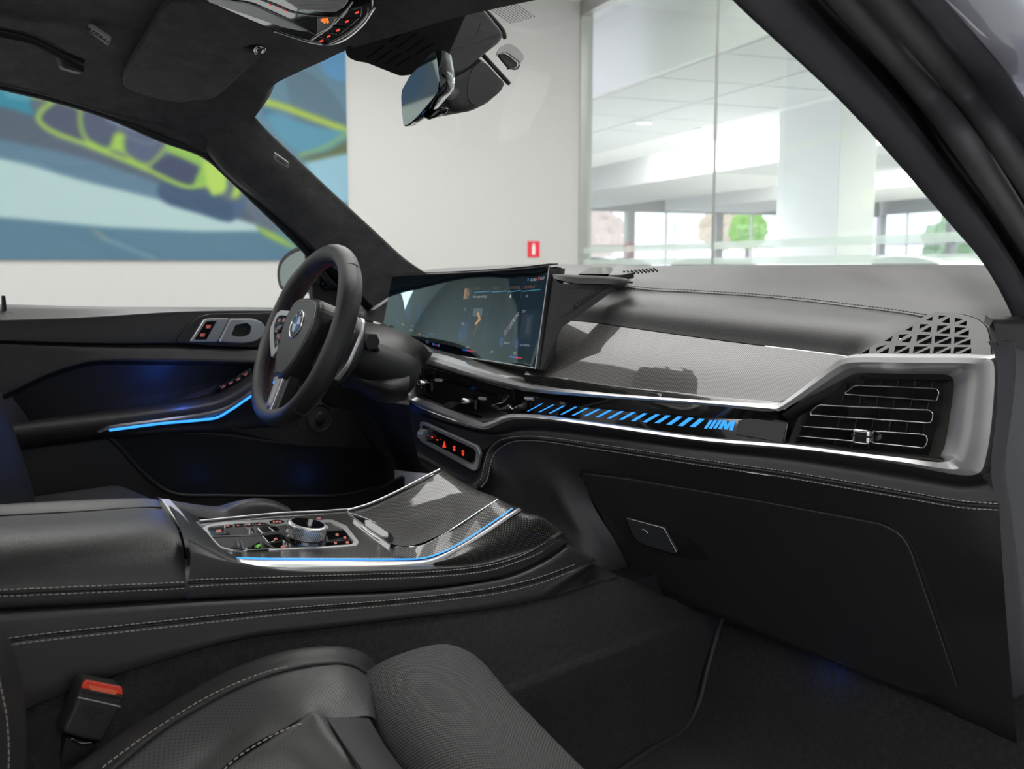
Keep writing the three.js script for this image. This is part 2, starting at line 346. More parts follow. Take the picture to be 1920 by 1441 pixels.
// far windows of the hall
{
  const ww = 24.6;
  const mull = [];
  for (let u = -28; u < 12; u += 3.2) place(struct(numbered('wall_hall_front'), box(.22, 3.2, .25), M.wall), u, 1.6, ww);
  place(struct('wall_hall_front_upper', box(40, 1.0, .3), M.wall), -8, 3.6, ww);
  place(struct('wall_hall_front_lower', box(40, .3, .3), M.wall), -8, .15, ww);
  let k = 5; for (let u = -28; u < 11; u += 3.2) {
    const g = place(struct('window_' + k++, box(2.98, 2.8, .012), M.glass), u + 1.6, 1.7, ww);
    part('transom', box(2.98, .06, .06).translate(0, .35, 0), M.metal, g);
    part('mullion', box(.05, 2.8, .06).translate(-.35, 0, 0), M.metal, g);
  }
}
// bushes and trees outside the hall windows
function bush(px, py, depthW, r, col, label) {
  const c = onW(px, py, depthW), g = new THREE.IcosahedronGeometry(r, 5), p = g.attributes.position;
  for (let i = 0; i < p.count; i++) { const k = 1 + .35 * noise.noise(p.getX(i) * 2.2 / r + px, p.getY(i) * 2.2 / r, p.getZ(i) * 2.2 / r) + .2 * noise.noise(p.getX(i) * 7 / r, p.getY(i) * 7 / r + px, p.getZ(i) * 7 / r); p.setXYZ(i, p.getX(i) * k, p.getY(i) * k, p.getZ(i) * k); }
  g.computeVertexNormals();
  const t = thing('tree', label, 'tree', 'trees outside the hall windows'); t.position.set(c.x, 0, c.z);
  part('foliage', g.translate(0, c.y, 0), std({ color: col, roughness: 1 }), t);
  part('trunk', new THREE.CylinderGeometry(.1, .16, Math.max(.4, c.y), 8).translate(0, c.y / 2, 0), std({ color: rgb(.25, .2, .16), roughness: 1 }), t);
}
bush(1402, 432, 33, 1.0, rgb(.25, .5, .1), 'bright green leafy tree outside the hall windows');
bush(1125, 440, 36, 1.9, rgb(.62, .5, .45), 'pinkish bare tree outside the hall windows');
bush(1350, 430, 38, 1.4, rgb(.6, .5, .38), 'brownish tree behind the bright green tree');
bush(1800, 455, 30, 1.2, rgb(.3, .45, .25), 'dark green tree outside the windows behind the broad column');
place(struct('ground_outside', box(90, .1, 60), std({ color: rgb(.5, .5, .48), roughness: 1 })), -10, -.35, 55);

// ceiling lamps: a glowing disc and its light
function downlight(px, py, y, r, label) {
  const c = onY(px, py, y), g = thing('ceiling_downlight', label, 'ceiling light', 'round ceiling downlights'); g.position.copy(c);
  part('bezel', new THREE.TorusGeometry(r, .012, 8, 28).rotateX(Math.PI / 2), M.white, g);
  part('lens', new THREE.CylinderGeometry(r, r, .012, 28), std({ color: rgb(.9, .9, .9), emissive: rgb(1, 1, .98), emissiveIntensity: 3 }), g, 'glowing round lens');
  const s = new THREE.SpotLight(0xffffff, 45, 0, 1.15, .6); s.position.set(0, -.03, 0); s.target.position.set(0, -2, 0); s.shadow.radius = 6; s.castShadow = true; g.add(s, s.target);
}
downlight(1107, 80, 3.99, .12, 'large round ceiling downlight beside the metal edge of the partition');
downlight(1208, 230, 3.18, .11, 'small round downlight in the lowered hall ceiling near the metal profile');
downlight(1316, 243, 3.18, .11, 'small round downlight in the lowered hall ceiling, middle of a row of three');
downlight(1408, 254, 3.18, .11, 'small round downlight in the lowered hall ceiling beside the broad column');
{ // slot vent at the top of the hall
  const a = local(onY(1225, 2, 3.98)); const g = thing('ceiling_vent', 'long slotted air vent in the hall ceiling', 'vent'); place(g, a[0], 3.98, a[2]);
  part('frame', box(1.3, .03, .16), M.greyPlate, g); for (let i = 0; i < 3; i++) part('slat', box(1.24, .012, .02).translate(0, -.018, -.045 + i * .045), M.plastic, g);
}
// luminous ceiling panels
function panelLight(u, y, w, su, sw, I, label) {
  const g = thing('ceiling_panel_light', label, 'ceiling light', 'luminous ceiling panels'); place(g, u, y, w);
  part('frame', [box(su + .08, .06, .04).translate(0, 0, sw / 2 + .02), box(su + .08, .06, .04).translate(0, 0, -sw / 2 - .02), box(.04, .06, sw).translate(su / 2 + .02, 0, 0), box(.04, .06, sw).translate(-su / 2 - .02, 0, 0)], M.white, g);
  part('diffuser', box(su, .02, sw), std({ color: rgb(.9, .9, .9), emissive: rgb(1, .99, .96), emissiveIntensity: .8 }), g, 'glowing white diffuser');
  const l = new THREE.RectAreaLight(new THREE.Color(1, .985, .96), I, su, sw); l.position.set(0, -.02, 0); l.rotation.x = -Math.PI / 2; g.add(l);
}
const LI = 3.8;
const PL = 'long luminous ceiling panel above the car bay';
for (const u of [-6.4, -2.4]) for (const w of [1.5, -3.6]) panelLight(u, 3.82, w, 2.4, 4.2, LI, PL);
panelLight(2.6, 3.82, 1.5, 1.2, 4.2, LI, PL); panelLight(2.6, 3.82, -3.6, 1.2, 4.2, LI, PL);
const PH = 'wide luminous ceiling panel in the hall beyond the partition';
const HI = 13; panelLight(-14, 3.97, 9.3, 8, 1.4, HI * .7, PH); panelLight(-3, 3.97, 9.3, 8, 1.4, HI * .7, PH); panelLight(-16, 3.97, 14.3, 8, 1.6, HI, PH); panelLight(-4, 3.97, 14.3, 8, 1.6, HI, PH); panelLight(-12, 3.97, 21, 12, 2, HI, PH);

// wall graphic with an out-of-focus picture of a car front
{
  const w0 = -6.9, w1 = local(onU(651, 300, WL + .02))[2], y0 = local(onU(300, 487.5, WL + .02))[1], y1 = 3.75, pw = w1 - w0, ph = y1 - y0;
  const CW = 2048, CH = Math.round(2048 * ph / pw);
  const tex = canvasTex(CW, CH, (g) => {
    const pc = (px, py) => { const [, y, w] = local(onU(px, py, WL + .02)); return [(w - w0) / pw * CW, (1 - (y - y0) / ph) * CH]; };
    const path = (l, close = true) => { g.beginPath(); l.forEach(([x, y], i) => { const p = pc(x, y); i ? g.lineTo(...p) : g.moveTo(...p); }); if (close) g.closePath(); };
    const soft = (l, close = true) => { const P = l.map(([x, y]) => V(...pc(x, y), 0)), s = sm(P, l.length * 8, close); g.beginPath(); s.forEach((p, i) => i ? g.lineTo(p.x, p.y) : g.moveTo(p.x, p.y)); if (close) g.closePath(); };
    const fill = (l, c, s = soft) => { s(l); g.fillStyle = c; g.fill(); };
    const line = (l, c, w) => { soft(l, false); g.strokeStyle = c; g.lineWidth = w; g.lineCap = g.lineJoin = 'round'; g.stroke(); };
    g.fillStyle = '#566473'; g.fillRect(0, 0, CW, CH);
    fill([[-300, 60], [-60, 100], [70, 170], [50, 240], [-300, 200]], '#1f7f97');
    line([[-40, 158], [20, 172], [55, 180], [50, 186], [10, 178]], '#c9d6dc', 2);
    fill([[-300, 190], [0, 200], [150, 250], [300, 300], [430, 360], [480, 420], [470, 425], [200, 350], [-300, 262]], '#4a5768');
    fill([[-300, 235], [0, 262], [170, 300], [300, 345], [430, 400], [420, 415], [150, 345], [-300, 290]], '#52748a');
    // lit floor and foreground
    fill([[-400, 265], [0, 297], [150, 337], [300, 374], [440, 409], [492, 428], [490, 434], [380, 434], [200, 426], [0, 408], [-400, 392]], '#a9c3c4');
    fill([[-400, 392], [0, 408], [200, 426], [380, 434], [600, 432], [900, 430], [900, 520], [-400, 520]], '#4d7389', path);
    line([[190, 445], [290, 485]], '#7f98a3', 4); line([[175, 432], [200, 448]], '#8d927f', 4);
    fill([[480, 425], [520, 440], [560, 470], [540, 462], [495, 440]], '#8fae48');
    // second green car further along the print
    g.fillStyle = '#7fae4a'; g.beginPath(); g.ellipse(CW * .10, CH * .62, CW * .10, CH * .20, -.25, 0, 7); g.fill(); g.fillStyle = '#3f5a78'; g.beginPath(); g.ellipse(CW * .075, CH * .86, CW * .06, CH * .13, 0, 0, 7); g.fill(); g.fillStyle = '#4a7fc0'; g.beginPath(); g.ellipse(CW * .115, CH * .7, CW * .01, CH * .03, 0, 0, 7); g.fill();
    // bumper
    fill([[300, 345], [395, 362], [442, 378], [452, 385], [436, 414], [424, 415], [380, 402], [300, 372]], '#2f4a68');
    fill([[448, 330], [462, 350], [455, 395], [440, 412], [438, 380]], '#3b5878');
    // bonnet and grille
    fill([[60, 178], [150, 190], [320, 250], [430, 305], [470, 350], [440, 380], [385, 352], [275, 318], [160, 278], [88, 246], [66, 220]], '#55616f');
    fill([[80, 200], [108, 196], [144, 206], [150, 235], [158, 262], [110, 246], [82, 236]], '#414a63');
    fill([[158, 212], [215, 218], [218, 250], [205, 275], [170, 262], [158, 240]], '#434d66');
    fill([[236, 235], [312, 262], [300, 288], [278, 305], [240, 286]], '#4a5570');
    fill([[285, 315], [318, 292], [375, 318], [385, 342], [350, 345]], '#323e5c');
    line([[62, 180], [105, 186], [148, 200]], '#86b53a', 8); line([[98, 192], [78, 208], [72, 224], [94, 244], [160, 270], [272, 316], [352, 350], [385, 346]], '#9cc24c', 8);
    line([[150, 204], [152, 240], [164, 262], [205, 279], [215, 258], [222, 250]], '#93b94a', 6); line([[232, 252], [231, 284], [276, 309], [300, 290], [318, 262]], '#8cae4c', 6);
    fill([[205, 280], [214, 250], [232, 250], [234, 288]], '#93b94a', path);
    fill([[318, 260], [382, 292], [388, 345], [360, 350], [376, 312], [330, 292], [310, 282]], '#84b14a', path);
    fill([[380, 296], [424, 318], [426, 350], [420, 362], [398, 368], [388, 350]], '#a8c856', path); fill([[446, 330], [456, 344], [448, 370], [432, 372]], '#9cbd4c', path);
    // plate
    line([[170, 205], [240, 222], [295, 246], [288, 270], [230, 252]], '#7b8794', 2);
    { const p = pc(228, 232), q = pc(262, 243); g.save(); g.translate(...p); g.rotate(Math.atan2(q[1] - p[1], q[0] - p[0])); g.fillStyle = '#8fa3b5'; g.font = 'bold 17px sans-serif'; g.textAlign = 'center'; g.fillText('THE M4', 0, 5); g.restore(); }
    // part seen through the windscreen
    fill([[470, 40], [665, 40], [665, 380], [470, 380]], '#54788c', path);
    fill([[600, 90], [665, 100], [665, 150], [610, 140]], '#4c88b2'); fill([[540, 130], [600, 150], [665, 250], [665, 380], [620, 380], [560, 250]], '#4d6a7b');
    line([[480, 186], [530, 200], [590, 222], [645, 242]], '#9db545', 13); fill([[490, 200], [520, 215], [525, 232], [500, 225]], '#3f6c86');
    fill([[500, 215], [600, 240], [660, 250], [660, 262], [575, 288], [540, 270]], '#4b87a0'); line([[560, 292], [610, 275], [655, 246]], '#93a93c', 4);
    fill([[560, 300], [610, 285], [655, 262], [655, 285], [600, 300]], '#52613f'); fill([[570, 305], [655, 286], [665, 380], [620, 380]], '#86b0c2', path);
  });
  { // the print is a soft, out-of-focus picture
    const cx = tex.image.getContext('2d'), im = cx.getImageData(0, 0, CW, CH), d = im.data, R = 4;
    const pass = (n, m, sn, sm2) => { const t = new Float32Array(n); for (let j = 0; j < m; j++) for (let k = 0; k < 3; k++) { const o = j * sm2 + k; for (let i = 0; i < n; i++) t[i] = d[o + i * sn]; let a = 0; for (let i = -R; i <= R; i++) a += t[Math.min(n - 1, Math.max(0, i))]; for (let i = 0; i < n; i++) { d[o + i * sn] = a / (2 * R + 1); a += t[Math.min(n - 1, i + R + 1)] - t[Math.max(0, i - R)]; } } };
    for (let q = 0; q < 2; q++) { pass(CW, CH, 4, CW * 4); pass(CH, CW, CW * 4, 4); }
    cx.putImageData(im, 0, 0); tex.needsUpdate = true;
  }
  const g = place(thing('wall_poster', 'large wall graphic of a lime green car front on blue grey', 'poster'), WL + .012, (y0 + y1) / 2, (w0 + w1) / 2);
  part('print', new THREE.PlaneGeometry(pw, ph).rotateY(Math.PI / 2).translate(.013, 0, 0), std({ map: tex, color: rgb(.84, .84, .84), roughness: .6 }), g);
  part('backing_board', box(.02, ph, pw), M.white, g);
}
// fire extinguisher sign
{
  const c = onU(1000.5, 467, WL + .004), [, y, w] = local(c), s = .125;
  const g = place(thing('fire_sign', 'small red fire extinguisher sign on the white wall', 'sign'), WL + .003, y, w);
  part('plate', box(.006, .155, .125), M.signRed, g);
  part('pictogram', [box(.008, .085, .032).translate(.001, -.01, 0), box(.008, .02, .02).translate(.001, .045, 0)], M.white, g, 'white extinguisher pictogram');
}
// cars standing in the hall
function farCar(u, w, turn, col, label) {
  const g = thing('parked_car', label, 'car', 'cars standing in the hall'); place(g, u, 0, w); g.rotation.y += turn;
  const paint = phy({ color: col, roughness: .3, clearcoat: 1 });
  const sec = (x, y0, y1, hw) => [V(x, y0, -hw), V(x, (y0 + y1) / 2, -hw), V(x, y1, -hw * .9), V(x, y1 + .02, 0), V(x, y1, hw * .9), V(x, (y0 + y1) / 2, hw), V(x, y0, hw)];
  part('body', loft([sec(-2.3, .45, .7, .75), sec(-2.2, .25, .92, .88), sec(-1, .25, 1.0, .92), sec(.4, .25, .98, .92), sec(1.6, .25, .9, .9), sec(2.25, .3, .72, .8)], 15, { sub: 4, soft: true }), paint, g);
  part('cabin', loft([sec(-1.9, .95, 1.0, .7), sec(-1.3, .95, 1.4, .66), sec(-.2, .95, 1.46, .66), sec(.5, .95, 1.36, .66), sec(1.2, .93, .98, .72)], 15, { sub: 3, soft: true }), M.piano, g);
  for (const x of [-1.4, 1.4]) for (const z of [-.8, .8]) part('wheel', new THREE.CylinderGeometry(.34, .34, .22, 24).rotateX(Math.PI / 2).translate(x, .34, z), M.rubber, g);
}
farCar(...(([u, , w]) => [u, w])(local(onW(1150, 495, 9.5))), .3, rgb(.02, .025, .03), 'black car parked just behind the partition near the metal profile');
farCar(...(([u, , w]) => [u, w])(local(onW(1360, 495, 14))), .2, rgb(.5, .52, .53), 'white car in the hall beside the broad column');
farCar(...(([u, , w]) => [u, w])(local(onW(1760, 495, 12))), -.3, rgb(.03, .05, .08), 'dark car in the hall to the right of the broad column');
// ---------- car shell: roof lining, glass, pillars, floor ----------
const beyond = (p, x) => CAM.clone().addScaledVector(p.clone().sub(CAM), (x - CAM.x) / (p.x - CAM.x));   // same line of sight, further out
const railY = (z) => z > -.3 ? 1.63 : 1.63 - .16 * Math.pow((-.3 - z) / .57, 2) * .62;
const roofY = (x, z) => { const yc = z > -.45 ? 1.70 : 1.70 - .16 * Math.pow(-.45 - z, 2), r = railY(z); return r + (yc - r) * (1 - Math.pow(Math.min(1, Math.abs(x) / .635), 3)); };
const headEdge = (() => {
  const l = [onX(385, 278, -.635), onX(435, 250, -.60), onX(478, 222, -.565), onX(490, 195, -.535), onX(505, 166, -.49), onX(560, 135, -.37), onX(605, 115, -.26), onX(650, 94, -.14)];
  return [...l, V(0, l[7].y + .002, l[7].z - .005), ...l.slice(5).reverse().map((p) => V(-p.x, p.y, p.z)), V(.47, 1.648, -.90), V(.55, 1.64, -.86), V(.60, 1.63, -.82), V(.62, 1.625, -.79), V(.635, 1.62, -.76)];
})();
const carRoof = thing('headliner', 'black suede roof lining of the car with glass roof opening', 'headliner');
{
  const xs = []; for (let i = 0; i <= 40; i++) xs.push(-.635 + 1.27 * i / 40);
  const he = sm(headEdge, 41);
  const rows = [-.28, -.4, -.5, -.58, -.64, -.70].map((z) => xs.map((x) => V(x, roofY(x, z), z)));
  const last = rows.at(-1);
  for (const f of [.25, .5, .75, 1]) rows.push(he.map((p, i) => { const q = last[i].clone().lerp(p, f); q.y += .012 * Math.sin(Math.PI * f); return q; }));
  rows.push(he.map((p) => V(p.x, p.y + .03, p.z - .025)));
  const mk = (r) => { const g = grid(r); return facing(g, V(0, 1.1, -.3)) < 0 ? grid(r, { flip: true, t: .03 }) : grid(r, { t: .03 }); };
  part('front_lining', mk(rows), M.suede, carRoof);
  for (const s of [-1, 1]) part('side_lining', mk([-.28, 0, .4, .8, 1.2].map((z) => [.635, .6, .54, .46, .42].map((x) => V(s * x, roofY(x, z), z)))), M.suede, carRoof);
  part('rear_lining', mk([1.2, 1.6, 2.0].map((z) => xs.map((x) => V(x, roofY(x, z) - .12 * Math.max(0, z - 1.2), z)))), M.suede, carRoof);
  part('roof_glass', grid([-.28, .2, .7, 1.2].map((z) => [-.43, -.2, 0, .2, .43].map((x) => V(x, roofY(x, z) + .03, z)))), M.carGlass, carRoof, 'tinted glass roof pane');
}
// windscreen
{
  const g = thing('windscreen', 'large clear windscreen above the dashboard', 'windscreen');
  const top = sm(headEdge.slice(2, -2).map((p) => V(p.x * 1.02, p.y + .012, p.z - .03)), 31);
  const bot = sm([V(-.74, 1.22, -1.50), V(-.5, 1.255, -1.66), V(-.2, 1.275, -1.76), V(.1, 1.28, -1.77), V(.45, 1.27, -1.68), V(.74, 1.23, -1.46)], 31);
  const mid = top.map((p, i) => p.clone().lerp(bot[i], .5).add(V(0, .025, -.02)));
  part('pane', loft([top, mid, bot], 31, { sub: 6, soft: true }), M.screenGlass, g);
  part('black_border', [tube(bot, .006, { n: 60 })], M.rubber, g);
}
// left (driver side) A-pillar
{
  const g = thing('windscreen_pillar_trim', 'slanting suede covered windscreen pillar above the steering wheel', 'pillar');
  const A = cX([[480, 221, -.565], [500, 243, -.575], [560, 300, -.605], [640, 375, -.65], [700, 430, -.68], [760, 485, -.71], [812, 520, -.735]]);
  const A2 = cX([[470, 226, -.565], [491, 250, -.572], [551, 308, -.60], [631, 384, -.645], [691, 439, -.675], [750, 492, -.705], [800, 528, -.73]]);
  A2.forEach((p, i) => p.lerp(A[i], .65));
  const B = cX([[440, 247, -.585], [470, 285, -.59], [530, 342, -.615], [600, 408, -.655], [660, 465, -.69], [705, 505, -.71], [750, 545, -.73]]);
  const C = cX([[400, 277, -.615], [432, 316, -.62], [490, 368, -.645], [555, 430, -.675], [605, 480, -.70], [650, 525, -.72], [700, 575, -.735]]);
  const D = cX([[386, 283, -.635], [420, 324, -.64], [478, 374, -.665], [540, 433, -.695], [590, 486, -.72], [640, 535, -.74], [690, 585, -.75]]);
  for (const r of [A, A2, B, C, D]) r.unshift(r[0].clone().multiplyScalar(1.45).addScaledVector(r[1], -.45).add(V(-.006, .008, 0)));
  part('suede_cover', panel([A2, B, C], 40, { sub: 5, soft: true }), M.suede, g);
  part('windscreen_edge', panel([A.map((p) => CAM.clone().addScaledVector(p.clone().sub(CAM), 1.03)), A, A2], 40, { sub: 2 }), M.plasticDark, g);
  part('window_edge', panel([C, D, D.map((p) => beyond(p, -.80).add(V(0, .004, -.004)))], 40, { sub: 2 }), M.plasticDark, g);
  // label plate
  const P = onP(plane3(B[3], C[3], B[4]));
  const pl = [[514, 284], [541, 303], [540, 314], [512, 296]].map(([x, y]) => P(x, y));
  const fr = frameOf(pl), pt = part('airbag_plate', plate(pl, { t: .004, r: .004, lift: .004, bevel: .0008 }), M.greyPlate, g, 'small grey plate lettered AIRBAG');
  const right = pl[1].clone().sub(pl[0]);
  part('lettering', lay(lettering('AIRBAG', .006, .0004), fr.at(0, 0, .0042), right, fr.n), M.plastic, pt);
}
// window surround of the driver door (black seal) and side glass
const driverSeal = cX([[-220, 118, -.65], [-100, 135, -.65], [0, 160, -.65], [100, 184], [200, 215], [300, 258], [384, 290], [430, 330, -.66], [480, 378, -.675], [540, 436, -.70], [580, 478, -.72], [620, 530, -.74]]);
{ // rail between lining and window
  const rl = driverSeal.slice(0, 7), zs = rl.map((p) => p.z), up = rl.map((p) => V(-.632, roofY(.632, Math.max(-.70, p.z)), p.z)); up[6] = headEdge[0].clone();
  part('side_rail', panel([rl, rl.map((p, i) => p.clone().lerp(up[i], .5).add(V(.006, -.002, 0))), up, up.map((p) => p.clone().add(V(.02, .03, 0)))], 40, { sub: 4, soft: true }), M.suede, carRoof, 'lining along the window');
}
// passenger side A-pillar and door frame, close to the camera
{
  const g = thing('door_frame', 'black windscreen pillar and rubber door seals of the open passenger doorway', 'door frame');
  const ext = (l) => l;
  const e0 = cX([[1300, -80, .59], [1373, 0, .605], [1432, 56, .62], [1500, 118, .635], [1570, 184, .65], [1640, 258, .662], [1690, 314, .67], [1740, 372, .68], [1790, 430, .69], [1832, 478, .70], [1866, 530, .71], [1900, 600, .72], [1915, 660, .73]]);
  const e1 = cX([[1440, -80, .64], [1510, 0, .65], [1565, 62, .66], [1630, 130, .67], [1690, 200, .685], [1750, 275, .70], [1800, 340, .71], [1850, 410, .72], [1900, 490, .73], [1940, 560, .735], [1965, 620, .74], [1985, 680, .745], [2000, 740, .75]]);
  const back = e0.map((p) => p.clone().add(V(-.01, .03, -.10)));
  part('pillar_cover', panel([back, e0, e0.map((p, i) => p.clone().lerp(e1[i], .5).add(V(.012, .004, .008))), e1], 50, { sub: 5, soft: true }), M.pillarTrim, g, 'dark padded inner pillar cover');
  const off = (dpx, x0, x1) => cX([[1373 + dpx - 66, -80, x0], [1373 + dpx, 0], [1373 + dpx + 62, 70], [1373 + dpx + 150, 175], [1373 + dpx + 230, 280, x1], [1373 + dpx + 300, 385], [1373 + dpx + 370, 500], [1373 + dpx + 430, 620]]);
  const L = [off(140, .65, .70), off(176, .665, .715), off(215, .70, .75), off(245, .70, .75), off(285, .735, .785), off(318, .73, .78), off(362, .79, .84), off(400, .81, .86), off(530, .85, .90), off(600, .83, .89)];
  part('groove', panel([e1.map((p) => p.clone().add(V(-.004, 0, -.004))), L[1].map((p) => p.clone().add(V(-.012, .0, -.03))), L[2].map((p) => p.clone().add(V(-.012, .0, -.03)))], 40, { sub: 2 }), M.plasticDark, g);
  part('rubber_seal', [tube(L[2], .016, { n: 60, seg: 12 })], M.sealRubber, g, 'fat rubber door seal');
  part('inner_flange', panel([L[1].map((p) => p.clone().add(V(-.015, 0, -.03))), L[3].map((p) => p.clone().add(V(-.01, 0, -.025))), L[5].map((p) => p.clone().add(V(-.01, 0, -.02)))], 40, { sub: 2 }), M.plasticDark, g);
  part('rubber_seal', [tube(L[4], .015, { n: 60, seg: 12 })], M.sealRubber, g, 'second rubber door seal');
  part('painted_frame', panel([L[5], L[6].map((p) => p.clone().add(V(.01, .01, .01))), L[7], L[8], L[9].map((p) => p.clone().add(V(0, .03, -.05)))], 40, { sub: 4, soft: true }), M.body, g, 'painted grey blue outer door frame');
}
// floor pan, tunnel, toe board: carpet
{
  const g = thing('floor_carpet', 'black carpet covering the footwell floor and tunnel side', 'carpet');
  const con = cX([[-200, 1440, .178], [48, 1326, .172], [161, 1281], [290, 1240], [402, 1204], [563, 1180], [640, 1170], [800, 1152], [977, 1129], [1081, 1102], [1127, 1082], [1165, 1081], [1200, 1096], [1262, 1124], [1330, 1152]]);
  const mid = con.map((p) => V(.205, (p.y + .69) / 2 + .01, p.z)), seam = con.map((p) => V(.235, .69, p.z)), low = con.map((p) => V(.24, .56, p.z)), flo = con.map((p) => V(.27, .505, p.z));
  part('tunnel_carpet', panel([con, mid, seam], 50, { sub: 4, soft: true }), M.carpet, g);
  part('tunnel_carpet', panel([seam.map((p) => p.clone().add(V(-.004, .006, 0))), seam.map((p) => p.clone().add(V(.003, .002, 0))), seam.map((p) => p.clone().add(V(.008, -.006, 0))), low.map((p) => p.clone().add(V(.006, 0, 0))), flo], 50, { sub: 4, soft: true }), M.carpet, g, 'lower carpet piece with a bound edge');
  part('floor_carpet_panel', panel([[V(.25, .5, .5), V(.25, .5, -.4), V(.25, .5, -1.5)], [V(.8, .5, .5), V(.8, .5, -.4), V(.8, .5, -1.5)]], 8, { t: .02 }), M.carpet, g);
  part('toe_board', panel([[V(.2, .5, -1.34), V(.5, .5, -1.36), V(.8, .5, -1.38)], [V(.2, .69, -1.45), V(.5, .69, -1.47), V(.8, .69, -1.49)], [V(.2, .88, -1.60), V(.5, .88, -1.62), V(.8, .88, -1.64)], [V(.2, 1.0, -1.75), V(.5, 1.0, -1.75), V(.8, 1.0, -1.75)]], 12, { sub: 4, soft: true, t: .02 }), M.carpet, g);
  part('underbody', box(1.5, .04, 3.0).translate(0, .44, .0), M.plasticDark, g);
  part('driver_floor', panel([[V(-.76, .5, .6), V(-.76, .5, -1.5)], [V(-.18, .5, .6), V(-.18, .5, -1.5)]], 4), M.carpet, g);
  part('bulkhead', panel([[V(-.78, .45, -1.55), V(.1, .45, -1.6)], [V(-.78, 1.2, -1.7), V(.1, 1.2, -1.76)]], 4), M.plasticDark, g);
  part('tunnel_core', box(.34, .32, 1.5).translate(0, .60, -.95), M.plasticDark, g);
  part('sill', box(.12, .14, 2.2).translate(.82, .5, -.5), M.plasticDark, g);
}
{ // rubber backed mat on the toe board and floor
  const g = thing('floor_mat', 'dark bound floor mat on the passenger toe board under the glovebox', 'floor mat');
  const rows = [[[1180, 1470], [1240, 1425], [1283, 1400], [1298, 1365], [1335, 1262], [1372, 1165], [1392, 1110]]];
  const pts = [V(.30, .512, -1.0), V(.27, .512, -1.2), V(.262, .515, -1.30), V(.255, .545, -1.345), V(.25, .60, -1.375), V(.245, .70, -1.435), V(.245, .85, -1.555)];
  const right = pts.map((p) => V(.78, p.y, p.z - .03));
  part('mat_pile', panel([pts, right], 30, { sub: 6, t: .008 }), M.carpet, g);
  part('binding', tube(pts, .006, { n: 40 }), M.rubber, g, 'bound black edge');
}
// ---------- dashboard ----------
const dash = thing('dashboard', 'wide black leather dashboard with carbon fibre and silver trim', 'dashboard');
// silver ring: outer, inner contours with matching points
{
  const O = [[779, 667], [885, 692], [969, 716], [1000, 722], [1132, 736], [1314, 750], [1440, 761], [1456, 760], [1480, 745], [1560, 684], [1578, 673], [1600, 670], [1700, 670], [1835, 671], [1856, 673], [1863, 682], [1862, 760], [1850, 850], [1838, 884], [1815, 891], [1700, 872], [1600, 857], [1486, 843], [1314, 828], [1132, 802], [997, 785], [957, 786], [909, 804], [897, 802], [776, 757], [766, 748], [771, 690]];
  const I = [[784, 680], [880, 704], [951, 722], [997, 733], [1132, 744], [1314, 757], [1444, 768], [1462, 770], [1495, 752], [1574, 699], [1588, 692], [1604, 688], [1700, 689], [1795, 690], [1806, 693], [1812, 702], [1808, 760], [1795, 840], [1788, 858], [1770, 866], [1690, 858], [1600, 848], [1486, 834], [1314, 820], [1132, 795], [997, 779], [952, 779], [910, 793], [900, 791], [782, 745], [777, 738], [780, 690]];
  const depth = (x) => x > 1480 ? [.0, .032] : [0, .014];
  const n = O.length * 6, ringO = cD(O, 0), ringI = cD(I, 0).map((p, i) => p.clone().add(V(0, 0, -.002)));
  const cr = (p) => sm(p, n, true, false);
  // lower edge stands nearer the cabin than the upper one
  const lowOff = (l) => l.map(([x, y]) => { const k = x < 1440 ? (y > 770 - (x < 900 ? (900 - x) * .25 : 0) ? .016 : 0) : clamp((y - 690) / 170) * .016; return [x, y, k]; });
  const o2 = cD(lowOff(O)), i2 = cD(lowOff(I));
  const inner = i2.map((p, i) => onDback(p, I[i][0] > 1480 ? .030 : .016));
  function onDback(p, d) { return p.clone().add(V(0, 0, -d)); }
  // inner wall narrows towards the recess
  const cen = (l, i) => { const s = I[i]; return s; };
  const inr = I.map(([x, y], i) => { let dx = 0, dy = 0; if (x > 1470) { dx = x > 1780 ? -24 : x < 1600 ? 6 : 0; dy = y < 720 ? 12 : y > 830 ? -3 : 0; } else { dy = y < 770 && !(x < 900 && y > 730) ? 3 : -3; } return onD(x + dx, y + dy, (lowOff(I)[i][2]) - (x > 1480 ? .022 : .012)); });
  const outer = o2.map((p, i) => p.clone().add(V(O[i][0] > 1840 ? .012 : 0, O[i][1] > 770 ? -.006 : .004, -.022)));
  const mid = o2.map((p, i) => p.clone().lerp(i2[i], .5).add(V(0, 0, .004)));
  const rows = [outer, o2, mid, i2, inr].map(cr);
  let g = grid(rows, { closed: true }); if (facing(g) < 0) g = grid(rows, { closed: true, flip: true });
  part('silver_trim', toCreasedNormals(g, .6), M.silver, dash, 'satin silver trim frame running round vents and light bar');
  // dark under-lip along the lower edge of the trim
  const lipT = cD([[767, 750], [776, 758], [897, 803], [909, 805], [957, 787], [997, 786], [1132, 803], [1314, 829], [1486, 844], [1600, 858], [1700, 873], [1812, 892], [1838, 886]], .016);
  const lipB = cD([[768, 765], [780, 775], [905, 820], [921, 822], [962, 806], [1000, 803], [1132, 817], [1314, 840], [1486, 858], [1600, 874], [1700, 890], [1820, 908], [1845, 900]], .004);
  part('trim_underside', panel([lipT, lipB], 80, { sub: 3 }), M.gunmetal, dash, 'dark glossy underside of the trim');
}
// recess behind the ring
const recess = cD([[775, 675], [880, 700], [955, 722], [1000, 730], [1132, 742], [1314, 756], [1444, 768], [1470, 768], [1574, 696], [1604, 685], [1830, 685], [1828, 880], [1600, 852], [1314, 824], [1132, 799], [957, 783], [905, 798], [772, 750]], -.05);
part('recess_back', plate(recess, { t: .01 }), M.plasticDark, dash);

